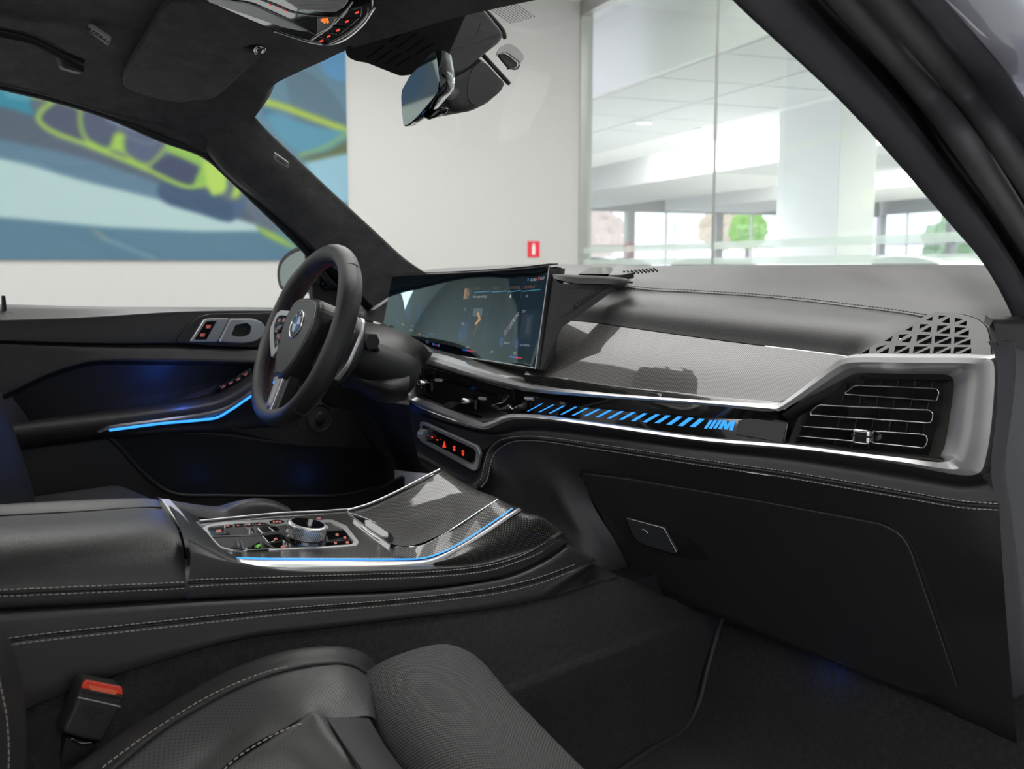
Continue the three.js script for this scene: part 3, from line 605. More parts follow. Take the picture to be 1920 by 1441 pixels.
// carbon fibre panel
const seamTop = cD([[1135, 528, -.19], [1165, 535, -.20], [1200, 540, -.21], [1300, 546, -.22], [1400, 552], [1500, 561], [1600, 573, -.215], [1680, 583, -.20], [1722, 589, -.185], [1750, 596, -.17]]);
const carbTop = [[1000, 596, -.10], [1064, 602, -.10], [1120, 606], [1180, 615], [1300, 632], [1400, 645], [1500, 657], [1567, 666, -.09], [1610, 671, -.06]];
const CP = onP(plane3(onD(1100, 605, -.096), onD(1500, 657, -.096), onD(1250, 733, -.010)));
const cP = (l) => l.map(([x, y, o]) => CP(x, y, o ?? 0));
const carbonRows = {
  top: cP([[1000, 592], [1060, 600], [1120, 606], [1180, 615], [1300, 632], [1400, 645], [1500, 657], [1570, 666], [1600, 670]]),
  mid: cP([[1000, 650], [1060, 655, .001], [1120, 662, .002], [1180, 670, .003], [1290, 685, .003], [1380, 695, .003], [1460, 703, .002], [1520, 706, .001], [1562, 700]]),
  crease: cP([[985, 700], [1050, 706], [1120, 717], [1180, 726], [1280, 736], [1360, 744], [1420, 748], [1470, 749], [1510, 738]]),
  low: cD([[985, 716, 0], [1050, 728], [1132, 738], [1200, 743], [1290, 750], [1370, 757], [1430, 763], [1465, 763], [1490, 750]]),
};
part('carbon_panel', panel([carbonRows.top, carbonRows.mid, carbonRows.crease], 60, { sub: 6, soft: true }), M.carbon, dash, 'glossy carbon fibre facing in front of the passenger');
part('carbon_lip', panel([carbonRows.crease, carbonRows.crease.map((p, i) => p.clone().lerp(carbonRows.low[i], .25).add(V(0, .002, .003))), carbonRows.low], 60, { sub: 3 }), M.carbon, dash, 'rounded lower lip of the carbon facing');
{ // strip under the screen running to the left vent
  const t = cD([[770, 648, -.05], [800, 652, -.05], [870, 668, -.045], [930, 683, -.035], [1000, 700, -.02]]), m = cD([[782, 660, -.02], [806, 664, -.02], [873, 680, -.018], [933, 697, -.014], [1000, 713, -.008]]), b = cD([[779, 669, -.002], [806, 675], [880, 693], [940, 710], [1000, 724]]);
  part('carbon_strip', panel([t, m, b], 30, { sub: 4, soft: true }), M.carbon, dash, 'narrow carbon fibre strip below the screen');
}
// padded leather: front pad and top pad
{
  const lowEdge = carbonRows.top.slice(0).map((p) => p.clone().add(V(0, .001, -.004)));
  lowEdge.push(onD(1640, 662, -.07));
  const up = cD([[1040, 522, -.17], [1090, 526, -.185], [1135, 531, -.195], [1200, 543, -.21], [1300, 549, -.22], [1400, 555], [1500, 564], [1600, 576, -.215], [1690, 588, -.195], [1735, 597, -.175]]);
  const mid = cD([[1020, 560, -.125], [1060, 563], [1120, 568], [1180, 576], [1300, 588], [1400, 598], [1500, 608], [1590, 618, -.125], [1650, 626, -.12], [1690, 630, -.11]]);
  part('front_pad', panel([up, mid, lowEdge], 60, { sub: 8, soft: true }), M.leatherSoft, dash, 'smooth black leather pad above the carbon facing');
  const base = cD([[1040, 521, -.17], [1090, 525, -.186], [1135, 529, -.196], [1200, 541, -.211], [1300, 547, -.221], [1400, 553], [1500, 562], [1600, 574, -.216], [1690, 586, -.196], [1740, 594, -.18], [1800, 600, -.17], [1850, 606, -.16], [1910, 606, -.14]]);
  const r1 = cD([[1040, 510, -.20], [1090, 512, -.22], [1135, 514, -.25], [1200, 519, -.27], [1300, 523, -.29], [1400, 527], [1500, 533], [1600, 540, -.28], [1690, 550, -.25], [1740, 556, -.235], [1800, 562, -.215], [1850, 568, -.19], [1910, 575, -.16]]);
  const far = [[1030, 501, -1.72], [1090, 500], [1135, 500], [1200, 501], [1300, 499.5], [1400, 498, -1.70], [1500, 497], [1600, 496, -1.66], [1690, 495.5, -1.65], [1740, 495.5, -1.64], [1800, 496, -1.62], [1850, 497, -1.60], [1910, 500, -1.58]];
  const f = cZ(far), b2 = f.map((p) => p.clone().add(V(0, -.03, -.06)));
  part('top_pad', panel([base, r1, f, b2], 70, { sub: 6, soft: true }), M.leatherSoft, dash, 'smooth black leather dash top');
  part('seam', tube(base.slice(0, 10).map((p) => p.clone().add(V(0, -.0025, -.001))), .0022, { n: 60, seg: 6 }), M.plasticDark, dash);
  stuff(part('stitching', [stitches(cD([[1150, 530, -.203], [1200, 538, -.214], [1300, 544, -.224], [1400, 550], [1500, 558.5], [1600, 570.5, -.218], [1690, 582, -.198], [1738, 590, -.18]]), { len: .005, gap: .002, r: .0008, lift: .002 }), stitches(cD([[1150, 535, -.198], [1200, 545.5, -.206], [1300, 552, -.216], [1400, 558], [1500, 567.5], [1600, 579.5, -.21], [1690, 592, -.19]]), { len: .005, gap: .002, r: .0008, lift: .002 })], M.threadDark, dash));
  // left hump behind the screen
  const h0 = cZ([[700, 560, -1.46], [735, 540, -1.46], [790, 520, -1.45], [900, 516, -1.42], [1035, 512, -1.40]]), h1 = cZ([[690, 545, -1.58], [740, 524, -1.60], [800, 510, -1.62], [900, 503, -1.66], [1035, 499, -1.70]]), h2 = h1.map((p) => p.clone().add(V(0, -.04, -.08)));
  part('hump', panel([h0, h1, h2], 40, { sub: 5, soft: true }), M.leatherSoft, dash, 'dash top behind the curved screen');
}
{ // head-up display well with perforated sides
  const w = cZ([[1083, 516, -1.42], [1108, 505, -1.50], [1158, 503.5, -1.50], [1144, 518, -1.42]]);
  part('head_up_well', plate(w, { t: .01, r: .006, lift: .004, bevel: .001 }), M.piano, dash, 'small dark glass well on the dash top');
  const rim = cZ([[1140, 520, -1.415], [1158, 502.5, -1.50], [1170, 504, -1.50], [1190, 514, -1.46], [1165, 522, -1.43]]);
  part('well_rim', plate(rim, { t: .012, r: .006, lift: .006, bevel: .002 }), M.leatherSoft, dash);
  const gh = []; for (let i = 0; i < 9; i++) for (let k = 0; k < 3; k++) { const p = onZ(1170 + i * 7 + k * 3, 513 + k * 2.2 - i * .7, -1.452 - i * .004); gh.push(new THREE.CylinderGeometry(.0016, .0016, .004, 8).translate(p.x, p.y + .004, p.z)); }
  part('defrost_perforation', gh, M.plasticDark, dash);
}
// corner speaker pod with triangular openings
{
  const P = onP(plane3(onD(1610, 669, -.012), onD(1850, 669, -.012), onD(1790, 590, -.13)));
  const out = [[1602, 668], [1700, 612], [1738, 590], [1752, 585], [1772, 584], [1800, 588], [1832, 597], [1850, 612], [1857, 640], [1858, 670]].map(([x, y]) => P(x, y));
  const z = (x, y) => [1560 + x * .2637, 560 + y * .2637];
  const tri = [[[203, 390], [268, 350], [262, 388]], [[318, 345], [392, 325], [310, 375]], [[330, 388], [408, 345], [398, 390]], [[450, 335], [542, 333], [440, 385]], [[455, 393], [552, 345], [545, 398]], [[583, 338], [685, 338], [575, 388]], [[590, 398], [698, 348], [695, 398]], [[725, 340], [830, 340], [718, 392]], [[738, 400], [845, 350], [842, 402]], [[870, 342], [975, 342], [862, 392]], [[885, 402], [990, 350], [990, 402]],
    [[372, 300], [432, 265], [420, 302]], [[475, 255], [540, 250], [470, 295]], [[488, 305], [568, 265], [555, 310]], [[606, 255], [700, 258], [600, 305]], [[612, 318], [710, 270], [706, 322]], [[732, 262], [838, 265], [728, 315]], [[745, 322], [848, 275], [845, 322]], [[870, 270], [970, 275], [868, 318]], [[888, 325], [988, 285], [985, 328]],
    [[522, 222], [578, 192], [565, 228]], [[626, 180], [690, 180], [620, 215]], [[634, 232], [708, 192], [700, 238]], [[750, 190], [825, 188], [745, 235]], [[760, 245], [840, 205], [838, 250]], [[874, 200], [958, 205], [870, 245]], [[892, 258], [975, 220], [972, 262]],
    [[668, 152], [716, 125], [712, 155]], [[760, 118], [820, 120], [756, 145]], [[778, 165], [836, 132], [836, 175]], [[874, 135], [935, 145], [872, 168]], [[900, 182], [958, 155], [955, 192]]].map((t) => t.map(([x, y]) => P(...z(x, y))));
  part('speaker_grille', plate(out, { t: .006, r: [0, .02, .02, .02, .02, .02, .03, .02, .02, 0], holes: tri, hr: .0012 }), M.plastic, dash, 'matt grille plate pierced by triangles');
  part('speaker_cloth', plate(out, { t: .02, lift: -.016, r: .01 }), M.plasticDark, dash);
  // rounded flank of the pod down to the dash end
  const a = [[1738, 590], [1755, 585], [1800, 588], [1832, 597], [1850, 612], [1858, 640], [1860, 671]].map(([x, y]) => P(x, y)), b = a.map((p, i) => p.clone().add(V([0, 0, .004, .01, .016, .018, .016][i], [-.004, -.004, -.012, -.02, -.02, -.015, -.004][i], [-.02, -.03, -.03, -.026, -.016, -.01, -.004][i]))), c = b.map((p) => p.clone().add(V(.008, -.05, -.02)));
  part('pod_flank', panel([a, b, c], 30, { sub: 4, soft: true }), M.plastic, dash);
}
// dash end cheek beside the doorway
{
  const a = cX([[1852, 640, .728], [1868, 672, .735], [1869, 760, .74], [1858, 880, .742], [1868, 948, .742], [1880, 1060, .74], [1892, 1230, .735], [1908, 1392, .73]]);
  const b = a.map((p) => V(.752, p.y, p.z - .02)), c = a.map((p) => V(.755, p.y, p.z - .30));
  part('end_cheek', panel([a, b, c], 40, { sub: 3, soft: false }), M.pillarTrim, dash, 'dark end face of the dashboard at the doorway');
  const ca = cX([[1862, 600, .735], [1890, 602, .745], [1925, 602, .757], [1990, 604, .775]]), cb = cX([[1872, 648, .738], [1895, 650, .748], [1925, 652, .76], [1990, 656, .78]]);
  part('end_cap', panel([ca.map((p) => p.clone().add(V(-.03, .004, -.05))), ca, cb], 14, { sub: 3, t: .01 }), M.leather, dash);
}
// lower dash: band below the trim, double seam, lower leather, glovebox
{
  const t = cD([[766, 760, .004], [776, 772], [905, 818], [921, 820], [962, 805], [1000, 802], [1132, 816], [1314, 839], [1486, 857], [1600, 873], [1700, 889], [1820, 906], [1850, 898]]);
  const s = cD([[905, 845, .01], [925, 832, .012], [950, 822, .018], [975, 817, .022], [1005, 817], [1060, 823], [1132, 833], [1314, 860, .03], [1486, 884], [1600, 903], [1700, 920], [1820, 941], [1874, 938, .02]]);
  part('lower_band', panel([t, s.map((p, i) => p.clone().lerp(t[i], .55).add(V(0, .003, .006))), s], 80, { sub: 4, soft: true }), M.leather, dash, 'leather band between trim and stitched seam');
  const s1 = [[889, 908, .052], [901, 897, .044], [908, 870, .032], [916, 845, .018], [932, 828, .016], [955, 820, .021], [985, 817.5, .024], [1020, 819, .026], [1132, 834, .028], [1314, 861, .032], [1486, 885], [1600, 904], [1700, 921], [1800, 938, .03], [1872, 944, .022]];
  const s2 = [[902, 914, .052], [913, 900, .044], [919, 872, .032], [926, 852, .018], [940, 838, .016], [962, 828, .021], [990, 825.5, .024], [1020, 827.5, .026], [1132, 844, .028], [1314, 872, .032], [1486, 897], [1600, 917], [1700, 934], [1800, 951, .03], [1872, 956, .022]];
  const A = cD(s1), B = cD(s2), mid = A.map((p, i) => p.clone().lerp(B[i], .5).add(V(0, 0, -.0015)));
  part('seam', tube(mid, .0028, { n: 120, seg: 6 }), M.plasticDark, dash);
  part('seam_bed', panel([A.map((p) => p.clone().add(V(0, .001, 0))), mid, B], 100, { sub: 2 }), M.leather, dash);
  stuff(part('stitching', [stitches(A, { lift: .0015 }), stitches(B, { lift: .0015 })], M.thread, dash, 'pale contrast stitching'));
  // left control fascia under the vents
  const fa = cD([[764, 758, .004], [905, 818, .006], [921, 820, .008], [950, 815, .014]]), fm = cD([[772, 800, .004], [850, 838, .006], [900, 860, .004], [916, 838, .01]]), fb = cD([[782, 850, .002], [850, 890, .006], [880, 902, .012], [906, 880, .020]]), fc = cD([[790, 870, .03], [850, 903, .045], [884, 916, .05], [906, 912, .05]]);
  part('control_fascia', panel([fa, fm, fb, fc], 30, { sub: 5, soft: true }), M.plastic, dash, 'dark panel carrying the hazard switch row');
  // lower leather around the glovebox
  const l0 = B.map((p) => p.clone().add(V(0, .0005, 0)));
  const L0 = cD([[1086, 838, .027], [1132, 845, .028], [1314, 873, .032], [1486, 898], [1600, 918], [1700, 935], [1800, 952, .03], [1874, 957, .02]]);
  const L1 = cD([[1092, 890, .009], [1150, 893, .006], [1314, 918, .008], [1486, 948], [1600, 970], [1690, 1000], [1790, 1030, .004], [1880, 1060, 0]]);
  const L2 = cD([[1150, 1014, -.03], [1220, 1020, -.04], [1360, 1045, -.05], [1486, 1080], [1620, 1110], [1720, 1130], [1810, 1150, -.05], [1888, 1170, -.045]]);
  const L3 = cD([[1195, 1088, -.085], [1260, 1115, -.095], [1380, 1165, -.095], [1500, 1215], [1640, 1272], [1750, 1318], [1830, 1362, -.095], [1906, 1392, -.085]]);
  const L4 = L3.map((p) => p.clone().add(V(0, .0, -.12)));
  part('lower_leather', panel([L0, L1, L2, L3, L4], 80, { sub: 6, soft: false }), M.leather, dash, 'lower black leather of the dashboard');
  const F = [
    cD([[894, 914, .030], [912, 903, .029], [919, 875, .03], [926, 854, .02], [941, 839, .018], [965, 829, .021], [1010, 827.5, .025], [1060, 834, .026], [1094, 840, .027]]),
    cD([[904, 918, .031], [930, 905, .029], [945, 890, .028], [960, 878, .026], [980, 870, .028], [1005, 866, .026], [1040, 868, .02], [1070, 878, .014], [1096, 890, .010]]),
    cD([[925, 930, .033], [955, 927, .032], [980, 924, .030], [1000, 922, .029], [1022, 922, .027], [1048, 926, .026], [1072, 934, .016], [1092, 942, .006], [1112, 946, -.006]]),
    cD([[938, 939, .034], [970, 948, .033], [1000, 960, .032], [1025, 970, .030], [1055, 982, .027], [1085, 993, .02], [1112, 1002, .004], [1135, 1010, -.014], [1155, 1016, -.03]]),
    cD([[948, 952, .036], [983, 976, .035], [1018, 1002, .033], [1048, 1022, .031], [1083, 1044, .027], [1116, 1062, .012], [1150, 1073, -.02], [1175, 1081, -.05], [1198, 1089, -.085]]),
  ];
  F.push(F[4].map((p) => p.clone().add(V(0, -.02, -.08))));
  part('flared_flank', panel(F, 60, { sub: 6, soft: true }), M.leather, dash, 'leather flank flowing down to the console');
  // glovebox lid, proud of the leather with a shadow gap
  const gp = onP(plane3(onD(1100, 890, .014), onD(1650, 985, .016), onD(1500, 1215, -.085)));
  const gl = [[1090, 886], [1180, 897], [1400, 934], [1600, 971], [1655, 982], [1688, 1000], [1706, 1025], [1760, 1180], [1814, 1338], [1806, 1341], [1500, 1214], [1192, 1086], [1130, 975], [1092, 908]];
  const lid = part('glovebox_lid', plate(gl.map(([x, y]) => gp(x, y)), { t: .018, bevel: .004, seg: 3, r: [.008, 0, 0, .01, .03, .03, .03, 0, .008, .006, 0, .01, 0, .01] }), M.leather, dash, 'broad leather glovebox lid');
  const gap = gl.map(([x, y]) => [x + Math.sign(x - 1440) * 6, y + (y < 1000 ? -6 : 5)]);
  part('glovebox_gap', plate(gap.map(([x, y]) => gp(x, y, -.0015)), { t: .010, r: .01 }), M.plasticDark, dash);
  const rec = [[1172, 970], [1244, 990], [1300, 1012], [1326, 1035], [1330, 1052], [1300, 1046], [1262, 1040], [1196, 1018], [1180, 995]];
  part('handle_recess', plate(rec.map(([x, y]) => gp(x, y, .0006)), { t: .002, r: .004 }), M.plasticDark, lid, 'dark finger recess');
  const han = [[1174, 972], [1244, 990], [1269, 1034], [1264, 1038], [1200, 1019], [1186, 1004]];
  part('handle', plate(han.map(([x, y]) => gp(x, y, .008)), { t: .006, bevel: .0012, r: [.002, .004, .003, .003, .012, .01] }), std({ color: rgb(.07, .072, .08), roughness: .35, metalness: .4 }), lid, 'dark silver latch paddle with a key lock');
  part('handle_edge', tube([[1175, 971], [1244, 989.5], [1268, 1034]].map(([x, y]) => gp(x, y, .0095)).flatMap((p, i, a) => i < 2 ? [p, p.clone().lerp(a[i + 1], .5), p.clone().lerp(a[i + 1], .98)] : [p]), .0010, { n: 40 }), M.chrome, lid);
  const lc = gp(1208, 1000, .0085), gn = frameOf(gl.map(([x, y]) => gp(x, y))).n;
  part('key_lock', lay(new THREE.TorusGeometry(.008, .0009, 6, 24, Math.PI * .9), lc, V(.8, -.5, 0), gn), M.chrome, lid);
}

{ // blue footwell lamp under the dashboard
  const c = V(.45, onD(1500, 1215, -.095).y - .004, -1.422), l = new THREE.PointLight(new THREE.Color(.03, .14, 1), .012, 0, 2); l.position.copy(c).add(V(.02, -.034, .004)); l.shadow.radius = .8; l.castShadow = true; dash.add(l);
  part('footwell_lamp', new RoundedBoxGeometry(.03, .004, .012, 2, .0015).translate(c.x, c.y, c.z), std({ color: rgb(.1, .2, .5), emissive: rgb(.03, .16, 1), emissiveIntensity: .6 }), dash, 'small blue footwell lamp');
}
// ---------- vents, light bar, switch row ----------
const z8 = (x, y) => [1300 + x * .3332, 480 + y * .3331];   // measured on enlargements
const z7 = (x, y) => [740 + x * .3021, 620 + y * .3021];
const z3 = (x, y) => [760 + x * .18045, 640 + y * .18043];
{ // right vent
  const v = part('air_vent', plate([[1590, 700], [1795, 700], [1772, 862], [1486, 836], [1490, 815]].map(([x, y]) => onD(x, y, -.042)), { t: .006 }), M.plasticDark, dash, 'right air vent with three open slats');
  // side walls of the recess
  part('recess_wall', panel([cD([[1806, 700, -.02], [1800, 760, -.016], [1784, 858, -.006]]), cD([[1770, 716, -.04], [1765, 765, -.038], [1740, 858, -.03]])], 8, { sub: 2 }), M.recessGrey, v);
  part('recess_wall', panel([cD([[1466, 776, -.01], [1580, 700, -.016], [1600, 697, -.02], [1800, 697, -.02]]), cD([[1478, 788, -.04], [1590, 718, -.04], [1604, 712, -.04], [1790, 712, -.04]])], 30, { sub: 2, lines: true }), M.recessGrey, v);
  part('recess_wall', panel([cD([[1486, 834, .006], [1600, 847, .008], [1780, 866, .008]]), cD([[1486, 826, -.04], [1600, 838, -.04], [1770, 856, -.04]])], 20, { sub: 2 }), M.recessGrey, v);
  const slat = (l, off) => {
    const p = l.map(([x, y]) => onD(...z8(x, y), off)), back = plate(p, { t: .003, r: .003, lift: -.001 });
    const s = part('slat', back, M.piano, v, 'black slat with a bright edge');
    const f = frameOf(p), sh = shapeOf(p.map(f.to2), .004).getSpacedPoints(60).slice(0, -1).map((q) => f.at(q.x, q.y, .0006));
    part('bright_edge', tube(sh, .0011, { n: 90, seg: 5, closed: true }), M.chrome, s);
  };
  slat([[842, 776], [912, 726], [1366, 744], [1384, 762], [1370, 816], [1352, 812]], -.026);
  slat([[645, 892], [702, 836], [1334, 866], [1352, 886], [1336, 942], [1316, 938]], -.020);
  slat([[560, 1008], [574, 954], [1304, 1004], [1322, 1022], [1302, 1082], [1284, 1078]], -.014);
  for (let i = 0; i < 8; i++) { const x = 860 + i * 97; part('vane', bar(onD(...z8(x + 10, 700), -.037), onD(...z8(x - 60, 1080), -.037), .010, .0014, V(1, 0, 0)), M.gunmetal, v, 'upright vane behind the slats'); }
  const kc = onD(...z8(955, 1012), .0), fr = frameOf([onD(1600, 700), onD(1700, 700), onD(1700, 800)]);
  const kg = new RoundedBoxGeometry(.026, .022, .02, 3, .005);
  const k = part('thumb_knob', lay(kg, kc, fr.u, fr.n), M.chrome, v, 'chrome ridged thumb knob');
  part('knob_groove', lay(box(.0265, .0022, .0205), kc.clone().add(V(0, 0.001, .0006)), fr.u, fr.n), M.plasticDark, k);
  part('divider', plate([[1497, 782], [1506, 776], [1488, 834], [1476, 832]].map(([x, y]) => onD(x, y, -.006)), { t: .02 }), M.plastic, v);
}
{ // twin centre vents
  const v = part('air_vent', plate([[784, 684], [960, 730], [975, 775], [905, 792], [780, 745]].map(([x, y]) => onD(x, y, -.040)), { t: .006 }), M.plasticDark, dash, 'pair of slim centre air vents');
  part('recess_wall', panel([cD([[782, 682, -.008], [779, 738, -.002]]), cD([[794, 694, -.04], [796, 740, -.036]])], 6, { sub: 2 }), M.recessGrey, v);
  part('recess_wall', panel([cD([[779, 740, .008], [903, 790, .012], [952, 778, .008]]), cD([[796, 738, -.038], [900, 772, -.04], [950, 764, -.04]])], 16, { sub: 2 }), M.recessGrey, v);
  for (const [a, b] of [[[250, 330], [1010, 560]], [[270, 360], [1010, 580]]]) part('slat', bar(onD(...z3(...a), -.03), onD(...z3(...b), -.03), .010, .0022), M.piano, v);
  for (const [a, b] of [[[190, 560], [380, 650]], [[200, 575], [370, 664]], [[545, 700], [830, 800]], [[530, 712], [800, 818]]]) part('slat', bar(onD(...z3(...a), -.012), onD(...z3(...b), -.012), .010, .0016), M.piano, v);
  part('bridge', plate([[390, 665], [440, 625], [525, 655], [475, 705]].map((p) => onD(...z3(...p), .002)), { t: .02, bevel: .001 }), M.plastic, v);
  const fr = frameOf([onD(800, 700), onD(900, 700), onD(900, 780)]);
  for (const [x, y, lbl] of [[195, 425, 0], [650, 615, 1]]) {
    const kc = onD(...z3(x, y), .008), prof = [[0, .014], [.005, .0135], [.0075, .010], [.008, .002], [.0065, -.004], [.004, -.012], [0, -.014]].map(([a, b]) => new THREE.Vector2(a, b));
    const g = new THREE.LatheGeometry(prof, 20).rotateX(Math.PI / 2).scale(1.3, .8, 1);
    const k = part('thumb_knob', lay(g, kc, fr.u, V(-.5, .1, 1)), M.chrome, v, 'bullet shaped chrome thumb knob');
    part('knob_mount', lay(box(.012, .026, .02), onD(...z3(x + 70, y + 30), -.006), fr.u, fr.n), M.piano, v);
    part('pivot', lay(new THREE.CylinderGeometry(.003, .003, .018, 10), onD(...z3(x + 80, y + 40), .0), fr.u, fr.n), M.plastic, v);
    part('slider', lay(box(.016, .005, .006), onD(...z3(x + 150, y - 25), -.004), fr.u, fr.n), M.greyPlate, v);
  }
  part('inner_post', bar(onD(...z3(155, 265), -.02), onD(...z3(165, 490), -.018), .0018, .0018, V(1, 0, 0)), M.chrome, v);
  for (const x of [262, 298]) part('inner_post', bar(onD(...z3(x, 310), -.034), onD(...z3(x + 4, 370), -.034), .0014, .0014, V(1, 0, 0)), M.darkChrome, v);
}
{ // faceted glass light bar
  const bpts = [[960, 752], [985, 752], [1132, 766], [1300, 781], [1440, 786], [1478, 790], [1470, 834], [1410, 830], [1300, 822], [1132, 797], [985, 782], [962, 782]];
  const P = onP(plane3(onD(985, 756, -.006), onD(1470, 790, -.006), onD(1300, 822, .006)));
  const b = part('light_bar', plate(bpts.map(([x, y]) => P(x, y)), { t: .01, bevel: .0015, r: .002 }), M.piano, dash, 'black glass light bar with slanting blue light strips');
  // upper reveal facet between trim and bar
  part('reveal', panel([cD([[985, 733, -.004], [1132, 746], [1314, 759], [1460, 770]]), [[985, 753], [1132, 766], [1314, 781], [1460, 788]].map(([x, y]) => P(x, y, -.001))], 30, { sub: 2 }), M.piano, b);
  const tops = [[915, 450], [985, 457], [1052, 463], [1125, 470], [1197, 477], [1268, 484], [1340, 490], [1412, 497], [1484, 503], [1556, 510], [1632, 517], [1700, 523], [1772, 530], [1840, 537], [1908, 543]];
  const bots = [[825, 498], [895, 503], [962, 510], [1033, 518], [1105, 524], [1180, 528], [1255, 535], [1328, 542], [1402, 550], [1478, 558], [1550, 565], [1625, 570], [1700, 580], [1772, 588], [1846, 594]];
  tops.forEach((t, i) => {
    const w = 8 + i * 1.75, q = [[t[0] - w * .5, t[1]], [t[0] + w * .5, t[1] + w * .1], [bots[i][0] + w * .5, bots[i][1] + w * .1], [bots[i][0] - w * .5, bots[i][1]]];
    part('light_strip', plate(q.map((p) => P(...z7(...p), .0007)), { t: .0012 }), M.cyanGlow, b, 'glowing blue slanting strip');
  });
  // three bars and a letter
  const zz = (l) => l.map((p) => P(...z8(...p), .0007));
  for (const x of [62, 88, 114]) part('light_mark', plate(zz([[x + 30, 922], [x + 46, 923], [x + 14, 970], [x - 2, 968]]), { t: .0012 }), M.cyanGlow, b);
  part('light_mark', plate(zz([[165, 923], [186, 924], [188, 950], [212, 926], [234, 928], [222, 980], [202, 978], [210, 948], [190, 975], [174, 974], [172, 945], [158, 973], [140, 971]]), { t: .0012 }), M.cyanGlow, b, 'glowing blue letter M');
  // facets at the left end
  const F = (l, off) => l.map(([x, y], i) => onD(...z3(x, y), off[i]));
  for (const [l, o, m] of [[[[850, 675], [1010, 628], [1230, 612], [1110, 700], [955, 710]], [.0, .004, .002, .006, .004], M.piano], [[[1110, 700], [1255, 620], [1255, 705], [1112, 745]], [.006, .002, .004, .008], M.piano], [[[850, 685], [955, 710], [1112, 702], [1108, 745]], [0, .004, .006, .008], M.piano], [[[955, 710], [1060, 660], [1112, 702]], [.005, .009, .007], M.chrome], [[[1000, 570], [1070, 540], [1080, 560], [1015, 632]], [-.01, -.01, -.008, .003], M.piano], [[[1230, 570], [1330, 580], [1330, 600], [1245, 602]], [-.002, -.002, .002, .002], M.silver]])
    part('crystal_facet', plate(F(l, o), { t: .004, bevel: .0006 }), m, b, 'cut glass facet');
  part('end_block', plate([[1384, 788], [1404, 783], [1476, 791], [1466, 833], [1446, 826], [1380, 815]].map(([x, y]) => P(x, y, .002)), { t: .004, bevel: .001 }), std({ color: rgb(.008, .008, .008), roughness: .3 }), b);
  const l = new THREE.RectAreaLight(new THREE.Color(.05, .42, 1), 1.2, .30, .012); const c = P(1150, 785, .004); l.position.copy(c); l.lookAt(c.clone().add(frameOf(bpts.map(([x, y]) => P(x, y))).n)); dash.add(l);
}
{ // switch row with volume roller
  const P = onP(plane3(onD(790, 805, .016), onD(895, 855, .018), onD(880, 880, .016)));
  const fz = (l, off = 0) => l.map((p) => P(...z3(...p), off));
  const out = [[148, 835], [200, 840], [740, 1085], [775, 1165], [745, 1335], [705, 1345], [150, 1035]], inn = [[165, 860], [205, 868], [715, 1110], [740, 1150], [722, 1270], [690, 1288], [165, 1010]];
  const s = part('switch_row', plate(fz(out, .002), { t: .008, bevel: .0012, r: .004, holes: [fz(inn, .002)], hr: .004 }), M.silver, dash, 'silver framed switch row with red symbols');
  part('face', plate(fz(inn, -.001), { t: .005, r: .004 }), M.piano, s);
  const fr = frameOf(fz(inn)), kc = P(...z3(190, 965), .004);
  const k = part('volume_roller', lay(new THREE.CylinderGeometry(.0105, .0105, .016, 28).rotateZ(Math.PI / 2), kc, fr.u, fr.n), M.silver, s, 'knurled silver roller');
  for (let i = 0; i < 24; i++) { const a = i / 24 * Math.PI * 2; part('knurl', lay(box(.014, .0008, .0012).translate(0, Math.cos(a) * .0106, Math.sin(a) * .0106), kc, fr.u, fr.n), M.greyPlate, k); }
  part('roller_collar', lay(new THREE.CylinderGeometry(.008, .008, .006, 24).rotateZ(Math.PI / 2), P(...z3(262, 985), .003), fr.u, fr.n), M.gunmetal, s);
  part('symbol', plate(fz([[150, 945], [160, 940], [162, 990], [152, 992]], .006), { t: .001 }), M.redGlow, s);
  part('symbol', plate(fz([[402, 1035], [418, 1105], [385, 1098]], .0006), { t: .001 }), M.redGlow, s, 'red hazard triangle');
  for (const [x, y] of [[505, 1110], [595, 1155]]) { part('symbol', plate(fz([[x - 10, y - 28], [x + 10, y - 20], [x + 10, y - 2], [x - 10, y - 10]], .0006), { t: .001 }), M.redGlow, s, 'red switch symbol'); part('symbol', plate(fz([[x - 10, y - 2], [x + 10, y + 6], [x + 6, y + 32], [x - 6, y + 26]], .0006), { t: .001 }), M.redGlow, s, 'red switch symbol'); }
  for (const [x, y] of [[278, 992], [330, 1022]]) part('symbol', plate(fz([[x - 7, y - 7], [x + 7, y - 2], [x + 7, y + 8], [x - 7, y + 4]], .004), { t: .001 }), M.redGlow, s, 'red dot symbol');
  for (const x of [455, 548, 640]) part('button_joint', plate(fz([[x, 1035 + (x - 455) * .45], [x + 3, 1036 + (x - 455) * .45], [x + 3, 1150 + (x - 455) * .45], [x, 1149 + (x - 455) * .45]], .0003), { t: .0008 }), M.plasticDark, s);
}
